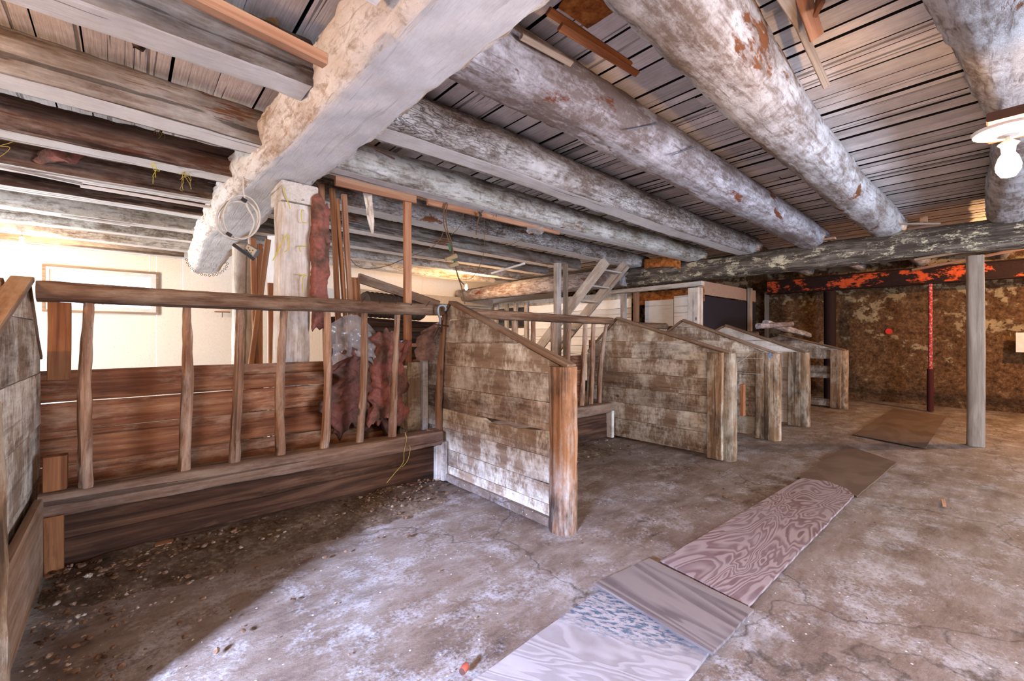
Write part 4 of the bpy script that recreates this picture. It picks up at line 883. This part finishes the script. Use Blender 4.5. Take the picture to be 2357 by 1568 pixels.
tube('cable', [[W(1096, 540, Y=2.85), W(1100, 510, Y=2.85), W(1108, 490, Y=2.85), W(1130, 462, Y=2.85), W(1160, 448, Y=2.85), W(1200, 447, Y=2.85), W(1235, 457, Y=2.85), W(1255, 480, Y=2.85), W(1265, 505, Y=2.85), W(1272, 528, Y=2.85)],
              [W(1112, 460, Y=2.84), W(1150, 446, Y=2.84), W(1178, 444, Y=2.84)], [W(1142, 500, Y=2.86), W(1146, 480, Y=2.86), W(1170, 446, Y=2.86)],
              [W(1178, 444, Y=2.86), W(1220, 455, Y=2.86), W(1247, 465, Y=2.86), W(1263, 490, Y=2.86), W(1275, 520, Y=2.86)]], .0055, M_wire, t, seg=6)
for p in ((1106, 493), (1262, 497)): tube('black_tie', [[W(p[0]-3, p[1]-5, Y=2.84), W(p[0]+2, p[1]+5, Y=2.84)]], .011, M_black, t)
t = empty('sagging_wire', W(850, 618, Y=3.3), 'long brown wire sagging from the plank bundle to the hanging wires', 'wire')
tube('wire', [[W(803, 592, Y=3.2), W(822, 612, Y=3.2), W(850, 619, Y=3.15), W(890, 612, Y=3.1), W(930, 596, Y=3.0), W(985, 574, Y=2.95), W(1010, 555, Y=2.9), W(1020, 535, Y=2.88)]], .0035, M_wire, t, seg=6)
tube('wire', [[W(1090, 553, Y=2.9), W(1105, 563, Y=2.9), W(1125, 567, Y=2.9), W(1170, 564, Y=2.9), W(1200, 552, Y=2.9)], [W(1065, 455, Y=2.9), W(1066, 500, Y=2.9), W(1055, 525, Y=2.9), W(1038, 541, Y=2.9)], [W(1114, 500, Y=2.9), W(1115, 570, Y=2.9), W(1103, 615, Y=2.9), W(1085, 640, Y=2.9), W(1065, 643, Y=2.9)]], .0028, M_wire, t, seg=6)
o = bar('white_stick', W(1132, 629, Y=5.3), W(1207, 607, Y=4.48), .035, .03, M_white, None); tag(o, 'white painted stick hanging under the joists in the middle distance', 'stick')
# hanging rag / plastic shreds
def shred(name, pts, wd, mat, label, cat, seed=0, tear=.25):
    P_ = [Vector(p) for p in pts]
    def fn(s_, t_):
        c = interp(P_, t_); k = wd*(1-.75*t_**2)*(1+.3*nz(t_*4, 1, 0, seed))
        return c+RT*((s_-.5)*k*2)+FW*(.5*k*nz(s_*3, t_*5, 0, seed))+Vector((0, 0, tear*k*nz(s_*6, t_*2, 3, seed)*(t_)))
    return tag(sheet(name, fn, 10, 24, mat), label, cat)
shred('torn_strip', [W(843, 425, Y=3.0), W(848, 460, Y=3.0), W(853, 500, Y=3.0), W(858, 538, Y=3.0)], .045, M_stall_w, 'grey torn strip hanging below the header left of the upright', 'strip', 3)
def film(name, c, a, b_, amp, mat, label, cat, seed, nu=26, nv=20):
    def fn(s_, t_):
        p = c+a*(s_-.5)*(1+.3*nz(t_*3, 0, 0, seed))+b_*(t_-.5)*(1+.3*nz(s_*3, 5, 0, seed)); n_ = a.cross(b_).normalized()
        return p+n_*amp*(nz(s_*4, t_*4, 0, seed)+.5*nz(s_*9, t_*9, 0, seed)+.3*abs(nz(s_*16, t_*16, 0, seed)))
    return tag(sheet(name, fn, nu, nv, mat, smooth=30), label, cat)
film('plastic_scrap', W(612, 10, Y=2.1), RT*.30, Vector((0, 0, .12))+FW*.03, .06, M_film, 'crumpled clear plastic hanging from the joists at the top', 'plastic', 4)
shred('tape_strip', [W(618, -10, Y=2.02), W(620, 30, Y=2.02), W(634, 65, Y=2.02), W(647, 105, Y=2.02)], .03, plain('yellowed_plastic', '#b58c58', .5), 'yellowed strip dangling from the crumpled plastic at the top', 'strip', 8)
film('plastic_scrap', W(1232, 530, Y=2.8), RT*.17, Vector((0, 0, .09)), .03, M_film, 'scrap of clear plastic caught under the arching cables', 'plastic', 9, 14, 12)
def plume(name, c, n, spread, drop, r, mat, label, seed):
    rr = random.Random(seed); runs = []
    for _ in range(n):
        p = [c]; 
        for k in range(5): p.append(p[-1]+RT*rr.uniform(-spread, spread)+FW*rr.uniform(-spread, spread)*.4+Vector((0, 0, rr.uniform(-drop, drop*.25))))
        runs.append(p)
    return tag(tube(name, runs, r, mat, seg=5, sub=5), label, 'twine')
plume('twine_tuft', W(362, 298, Y=3.45), 7, .03, .03, .0016, M_straw, 'upper knot of straw twine under the hewn joist with white underside', 1)
plume('twine_tuft', W(352, 375, Y=3.5), 4, .02, .05, .0018, M_yell, 'yellow twine shred hanging lower left of the main beam', 2)
plume('twine_tuft', W(425, 395, Y=3.55), 8, .03, .055, .0017, M_straw, 'long twine tuft dangling close to the main beam', 3)
plume('twine_tuft', W(40, 322, Y=3.6), 1, .06, .06, .002, M_straw, 'single curl of pale twine at the upper left edge', 4)
o = tube('yellow_twine', [[W(932, 995, Y=2.62), W(936, 1010, Y=2.6), W(930, 1040, Y=2.59), W(928, 1065, Y=2.58), W(908, 1090, Y=2.56), W(890, 1112, Y=2.52)], [W(932, 1000, Y=2.62), W(944, 1030, Y=2.60), W(938, 1060, Y=2.58), W(925, 1075, Y=2.56)]], .0022, M_straw, seg=6); tag(o, 'yellow twine hanging over the manger curb of the nearest rack', 'twine')
slab('insulation_tuft', W(85, 372, Y=4.09), RT*.36, Vector((0, 0, .10)), -FW, .08, M_pink2, None, 18, 8, .06, .5, 12, 12); tag(COL.objects['insulation_tuft'], 'torn pink insulation tuft caught on the dark joist at upper left', 'insulation')
# laths on the left joists
for k, (a, b_, Y_, lb) in enumerate((((0, 384), (190, 424), 4.21, 'white lath below the dark joist, leftmost piece'), ((185, 428), (490, 478), 4.23, 'long white lath below the dark joist, reaching the main beam'), ((140, 497), (300, 520), 5.52, 'short white lath in the row above the left bulb'))):
    o = bar('lath', W(*a, Y=Y_), W(*b_, Y=Y_), .05, .02, M_und, None); tag(o, lb, 'lath')
o = bar('nailed_batten', W(420, -22, Y=1.55), W(748, 140, Y=1.62), .055, .05, M_stud, None); tag(o, 'orange batten running beside the upper left joist to the main beam', 'batten')
# ceiling strips on the right
for (a, b_, Y_, wd, m, lb) in (((1262, 25), (1450, 150), 1.10, .035, M_dstud, 'upper of two brown laths hanging below the ceiling near the main beam'), ((1290, 60), (1466, 170), 1.085, .035, M_dstud, 'lower brown lath overlapping its neighbour near the main beam'), ((1200, 84), (1315, 147), 1.24, .03, M_stud2, 'thin lath nailed to the side of the second round joist'),
                              ((1790, -30), (1850, 62), .50, .05, M_stud2, 'grey board stub hanging between the joists at top right'), ((1835, 50), (1902, 198), .53, .035, M_stud2, 'long thin grey lath hanging down between the top right joists'), ((1845, -20), (1880, 85), .46, .06, M_stud, 'orange board piece beside the grey laths at top right'), ((1895, -40), (1885, 22), .42, .07, M_dstud, 'short brown board end at top right')):
    o = bar('ceiling_lath', W(*a, Y=Y_), W(*b_, Y=Y_), wd, .018, m, None, up=(0, .5, 1)); tag(o, lb, 'lath')
def plate(name, px, z, mat, label, cat, th=.01):
    o = floor_sheet(name, px, z, th, mat, label); o['category'] = cat; return o
plate('ceiling_patch', [(1310, -20), (1412, -25), (1418, 20), (1352, 62), (1285, 15)], DZ-.01, M_osheet, 'orange-brown plywood patch nailed to the ceiling near the main beam', 'patch')
for (px, py, Y_, wd, hh, lb) in ((1907, 550, 1.38, .16, .03, 'small pale block beside the end of the second round joist'), (2126, 506, .62, .07, .07, 'small pale block on the far beam right of the fat joist end'), (1862, 562, 1.55, .1, .04, 'wedge on the far beam below the round joist end')):
    q = W(px, py, X=5.92); o = box('packing_block', q-Vector((.03, wd/2, hh/2)), q+Vector((.05, wd/2, hh/2)), M_stud); tag(o, lb, 'block')
q0, q1 = W(1483, 628, X=5.80), W(1566, 585, X=5.80); o = box('rusty_panel', (q0.x, min(q0.y, q1.y), q0.z), (q0.x+.02, max(q0.y, q1.y), q1.z), M_osheet); tag(o, 'rusty orange panel between two joist ends above the far beam', 'panel')
o = bar('ceiling_stick', W(1985, 517, X=5.75), W(2165, 515, X=5.75), .02, .02, M_stud2, None); tag(o, 'thin stick lying across the joist end on the far beam', 'stick')
# long nails / wires in joists and beam
for (a, b_, Ya, Yb, m, lb) in (((1445, 299), (1525, 283), 1.28, 1.24, M_metal, 'upper grey wire nail sticking out of the torn-bark joist'), ((1545, 358), (1608, 336), 1.28, 1.24, M_metal, 'lower grey wire nail sticking out of the torn-bark joist'), ((755, 62), (828, 100), 1.85, 1.68, M_nail, 'thick rusty spike in the side of the main beam'), ((862, 342), (908, 366), 2.16, 2.2, M_nail, 'rusty nail below the hewn edge of the main beam'), ((570, 362), (602, 372), 3.3, 3.2, M_nail, 'bent nail beside the cable on the main beam'), ((455, 415), (527, 430), 4.2, 4.0, M_metal, 'long grey spike crossing the main beam edge')):
    o = tube('spike', [[W(*a, Y=Ya), W(*b_, Y=Yb)]], .006 if m is M_nail else .004, m, seg=6); tag(o, lb, 'nail')
# hook on the rack
t = empty('iron_hook', W(1018, 720, Y=2.55), 'grey iron hook over the nearest rack rail beside the first partition', 'hook')
tube('hook', [[W(1013, 752, Y=2.56), W(1013, 735, Y=2.55), W(1008, 718, Y=2.54), W(1010, 706, Y=2.54), W(1020, 703, Y=2.54), W(1026, 710, Y=2.54), W(1024, 716, Y=2.54)]], .010, M_hook, t)
bar('cross_pin', W(997, 747, Y=2.55), W(1032, 751, Y=2.55), .012, .012, M_nail, t)
tube('rusty_shank', [[W(1016, 738, Y=2.56), W(1015, 765, Y=2.58)]], .012, M_nail, t)
o = film('dry_leaf', W(990, 993, Y=2.66), RT*.06, Vector((0, 0, .03)), .02, M_leaf, 'curled dry leaf on the manger curb', 'leaf', 3, 8, 8)
# ================================================================ INSULATION HEAP AND JUNK BEHIND THE RACK
t = empty('insulation_heap', W(850, 960, Y=2.9), 'pink insulation batts slumped behind the nearest hay rack, plastic over them', 'insulation')
slab('paper_faced_batt', W(762, 1000, Y=2.86), W(920, 990, Y=2.86)-W(762, 1000, Y=2.86), W(768, 790, Y=2.86)-W(762, 1000, Y=2.86), (0, -1, 0), .09, M_pink, t, 64, 64, .09, .4, 3, 7)
slab('pink_batt', W(846, 990, Y=2.80), W(930, 985, Y=2.80)-W(846, 990, Y=2.80), W(862, 776, Y=2.80)-W(846, 990, Y=2.80), (0, -1, 0), .10, M_pink2, t, 40, 80, .08, .5, 6, 8)
c = W(815, 785, Y=2.84)
def fn(s_, t_):
    p = W(758+125*s_, 745+95*t_-25*math.sin(s_*3.1)+(s_**3)*45, Y=2.86); return p+Vector((0, -1, 0))*(.05*nz(s_*3, t_*3, 0, 2)+.03*nz(s_*8, t_*8, 0, 2)+.08*t_)
sheet('plastic_cover', fn, 34, 26, M_film, t, smooth=40)
def fn(s_, t_):
    e = .12*nz(t_*7, 0, 0, 5); p = W(955+(75-20*t_)*(s_+e*(1-s_))+10*(1-t_), 725+105*t_-(1-s_)*0+ (1-s_)*40*(1-t_), Y=2.83-.06*s_); return p+Vector((0, -1, 0))*(.03*nz(s_*4, t_*4, 0, 7))
o = sheet('torn_felt', fn, 18, 22, M_face, None, .006, 50); tag(o, 'torn grey-brown felt sheet hanging off the back of the first partition', 'felt')
# junk: ribbed duct, diagonal plank, dark frame, box
t = empty('ribbed_duct', W(870, 690, Y=3.9), 'dark ribbed duct lying behind the rack rail', 'duct')
prof = []
for k in range(27): prof += [(.13+(.014 if k % 2 else 0), k*.03)]
lathe('duct', [(0, 0)]+prof+[(0, .79)], frame(W(838, 700, Y=3.7), W(905, 706, Y=3.75), (0, 0, 1)) @ Matrix.Rotation(math.pi/2, 4, 'Y'), plain('brown_duct', '#4a3b2d', .7), t, 24)
o = bar('diagonal_plank', W(825, 640, Y=3.6), W(1010, 702, Y=3.7), .10, .04, M_cap, None, up=(0, -1, 0)); tag(o, 'grey-brown plank slanting down behind the first rack rail', 'plank')
o = bar('concrete_lintel', P(2.9, 7.6, 1.78), P(6.1, 7.6, 1.76), .22, .2, plain('pale_concrete', '#b0a698', .9), None, jit=.01); tag(o, 'pale concrete lintel in the far wall right of the orange upright', 'lintel')
t = empty('junk_rack', P(2.3, 3.9, 0), 'dark heap of boards and sheets stored behind the nearest rack', 'lumber pile')
for k in range(7):
    z_ = .15+k*.155; bar('stacked_board', P(1.35+.05*(k % 2), 3.75+.03*k, z_), P(3.1-.1*(k % 3), 3.85+.02*k, z_+.01*(k % 2)), .3, .045, (M_dark, M_dstud, M_brown)[k % 3], t)
bar('standing_sheet', P(1.42, 4.3, .62), P(3.5, 4.35, .56), 1.5, .02, M_dark, t, up=(0, -1, 0), jit=.03)
o = box('blue_tub', W(922, 806, Y=3.6), W(946, 784, Y=3.6)+Vector((0, .1, 0)), M_blue); tag(o, 'corner of a pale blue tub behind the insulation', 'tub')
t = empty('twine_tag', W(1773, 818, X=4.66), 'torn blue-grey tag and white twine on the third stall partition', 'tag')
film('tag', W(1773, 818, X=4.64), RT*.035, Vector((0, 0, .07)), .01, plain('blue_grey_cloth', '#66728a', .8), None, None, 6, 8, 8).parent = t
for o_ in t.children: o_.matrix_basis = world_inv(t) @ o_.matrix_basis; [o_.pop(k_, None) for k_ in ('label', 'category')]
tube('twine', [[W(1695, 838, X=4.70), W(1715, 825, X=4.70), W(1727, 813, X=4.70)], [W(1696, 858, X=4.70), W(1750, 862, X=4.70)], [W(1695, 825, X=4.70), W(1755, 826, X=4.70)]], .003, M_cable, t, seg=6)
# chain round the beam end
t = empty('chain', P(.77, 6.6, 1.8), 'thin chain looped around the sawn far end of the main beam', 'chain')
for k in range(16):
    a = math.pi*(1.05+.9*k/15); c = P(.77, 6.6, 1.985)+Vector((math.cos(a)*.265, 0, math.sin(a)*.255)); 
    tube('link', [[c+Vector((.017*math.cos(a+math.pi/2+u)*1.0, .008*math.sin(u), .017*math.sin(a+math.pi/2+u)*1.0)) for u in (0, 1.57, 3.14, 4.71, 6.28)]], .0035, M_nail, t, seg=5, sub=3)
# small shelf with bracket on far wall
q = W(512, 718, Y=7.72); t = empty('wall_shelf', q, 'tiny wooden shelf on a metal bracket on the far white wall', 'shelf')
bar('shelf_board', q+Vector((-.12, 0, 0)), q+Vector((.12, 0, 0)), .1, .02, M_stud, t); tube('bracket', [[q+Vector((0, 0, -.01)), q+Vector((0, .03, -.1))]], .008, M_metal, t)

# loose logs leaning over the last stalls, with nails
for (a, b_, r_, lb) in (((1762, 744), (1862, 772), .045, 'nearer loose log studded with nails lying over the last stall partitions'), ((1745, 751), (1822, 746), .04, 'farther loose log lying over the last stall partitions')):
    p_, q_ = W(*a, Y=2.2), W(*b_, Y=2.1); t = empty('loose_log', p_, lb, 'log')
    log('log', [p_, q_], [r_*H, r_*H*.9], M_r[1], t, seed=301, seg=18, rough=.06, sq=2.6)
    for k in range(4):
        c = p_.lerp(q_, .15+k*.22); tube('nail', [[c, c+Vector((-.05, -.07, -.05))]], .003, M_metal, t, seg=5)
# odds and ends
o = box('wood_block', W(356, 1272, z=.0)+Vector((0, 0, .0)), W(356, 1272, z=.0)+Vector((.09, .06, .035)), M_stud); tag(o, 'small orange-brown wood block in the dirt below the nearest hay rack', 'block')
o = bar('wood_chip', W(2170, 1150, z=.005), W(2174, 1166, z=.005), .022, .008, M_stud); tag(o, 'orange wood chip on the floor at the right', 'chip')
o = slab('bark_clump', W(300, 100, Y=2.3), RT*.11, Vector((0, 0, .18)), -FW, .07, M_dark, None, 16, 20, .07, .5, 9, 10); tag(o, 'dark clump of bark and cobweb between the two upper left joists', 'bark')
o = film('film_shred', W(505, 395, Y=4.3), RT*.05, Vector((0, 0, .05)), .03, M_white, 'tiny white shred stuck beside the main beam at left', 'shred', 12, 8, 8)
for k, (px, py, sz) in enumerate(((215, 1296, .02), (190, 1302, .03), (128, 1180, .02), (330, 1262, .025), (1185, 1160, .03), (1668, 1144, .02))):
    q = W(px, py, z=.012); bm = bmesh.new(); crumb(bm, 0, 0, 0, sz); me = bpy.data.meshes.new('stone'); bm.to_mesh(me); bm.free()
    tag(link('stone', me, M_crumb, None, Matrix.Translation(q)), ('flat pale stone in the dirt at the left corner', 'largest brown stone in the dirt at the left corner', 'stone against the close left partition', 'pale chip below the nearest rack', 'lump of concrete at the foot of the nearest partition', 'bluish stone on the floor by the swirled plywood')[k], 'stone')

GROUPS = {'log_joist': 'round log joists right of the main beam', 'hewn_joist': 'hewn log joists left of the main beam', 'stall_partition': 'row of stall partitions', 'hay_rack': 'hay racks between the partitions',
          'manger_back_boards': 'board backs of the mangers', 'far_log_beam': 'cross beams carrying the joist ends', 'timber_post': 'timber posts under the main beam', 'standing_plank': 'loose planks standing beside the main post',
          'leaning_stud': 'studs between the two timber posts', 'plywood_sheet': 'sheets laid along the aisle floor', 'bare_bulb': 'bare bulbs on the ceiling', 'ceiling_lath': 'laths hanging from the ceiling', 'twine_tuft': 'tufts of twine under the joists',
          'spike': 'nails and spikes in the timbers', 'log_stub': 'log stubs beyond the far beam', 'lath': 'laths under the left joists', 'packing_block': 'blocks on the far beam', 'loose_log': 'loose logs over the last stalls', 'stone': 'stones on the floor',
          'hanging_wires': 'wires hanging from the header', 'plastic_scrap': 'scraps of plastic under the joists'}
for o in COL.objects:
    st_ = o.name.split('.')[0]
    if o.parent is None and st_ in GROUPS and o.get('label') and o.get('kind') is None: o['group'] = GROUPS[st_]
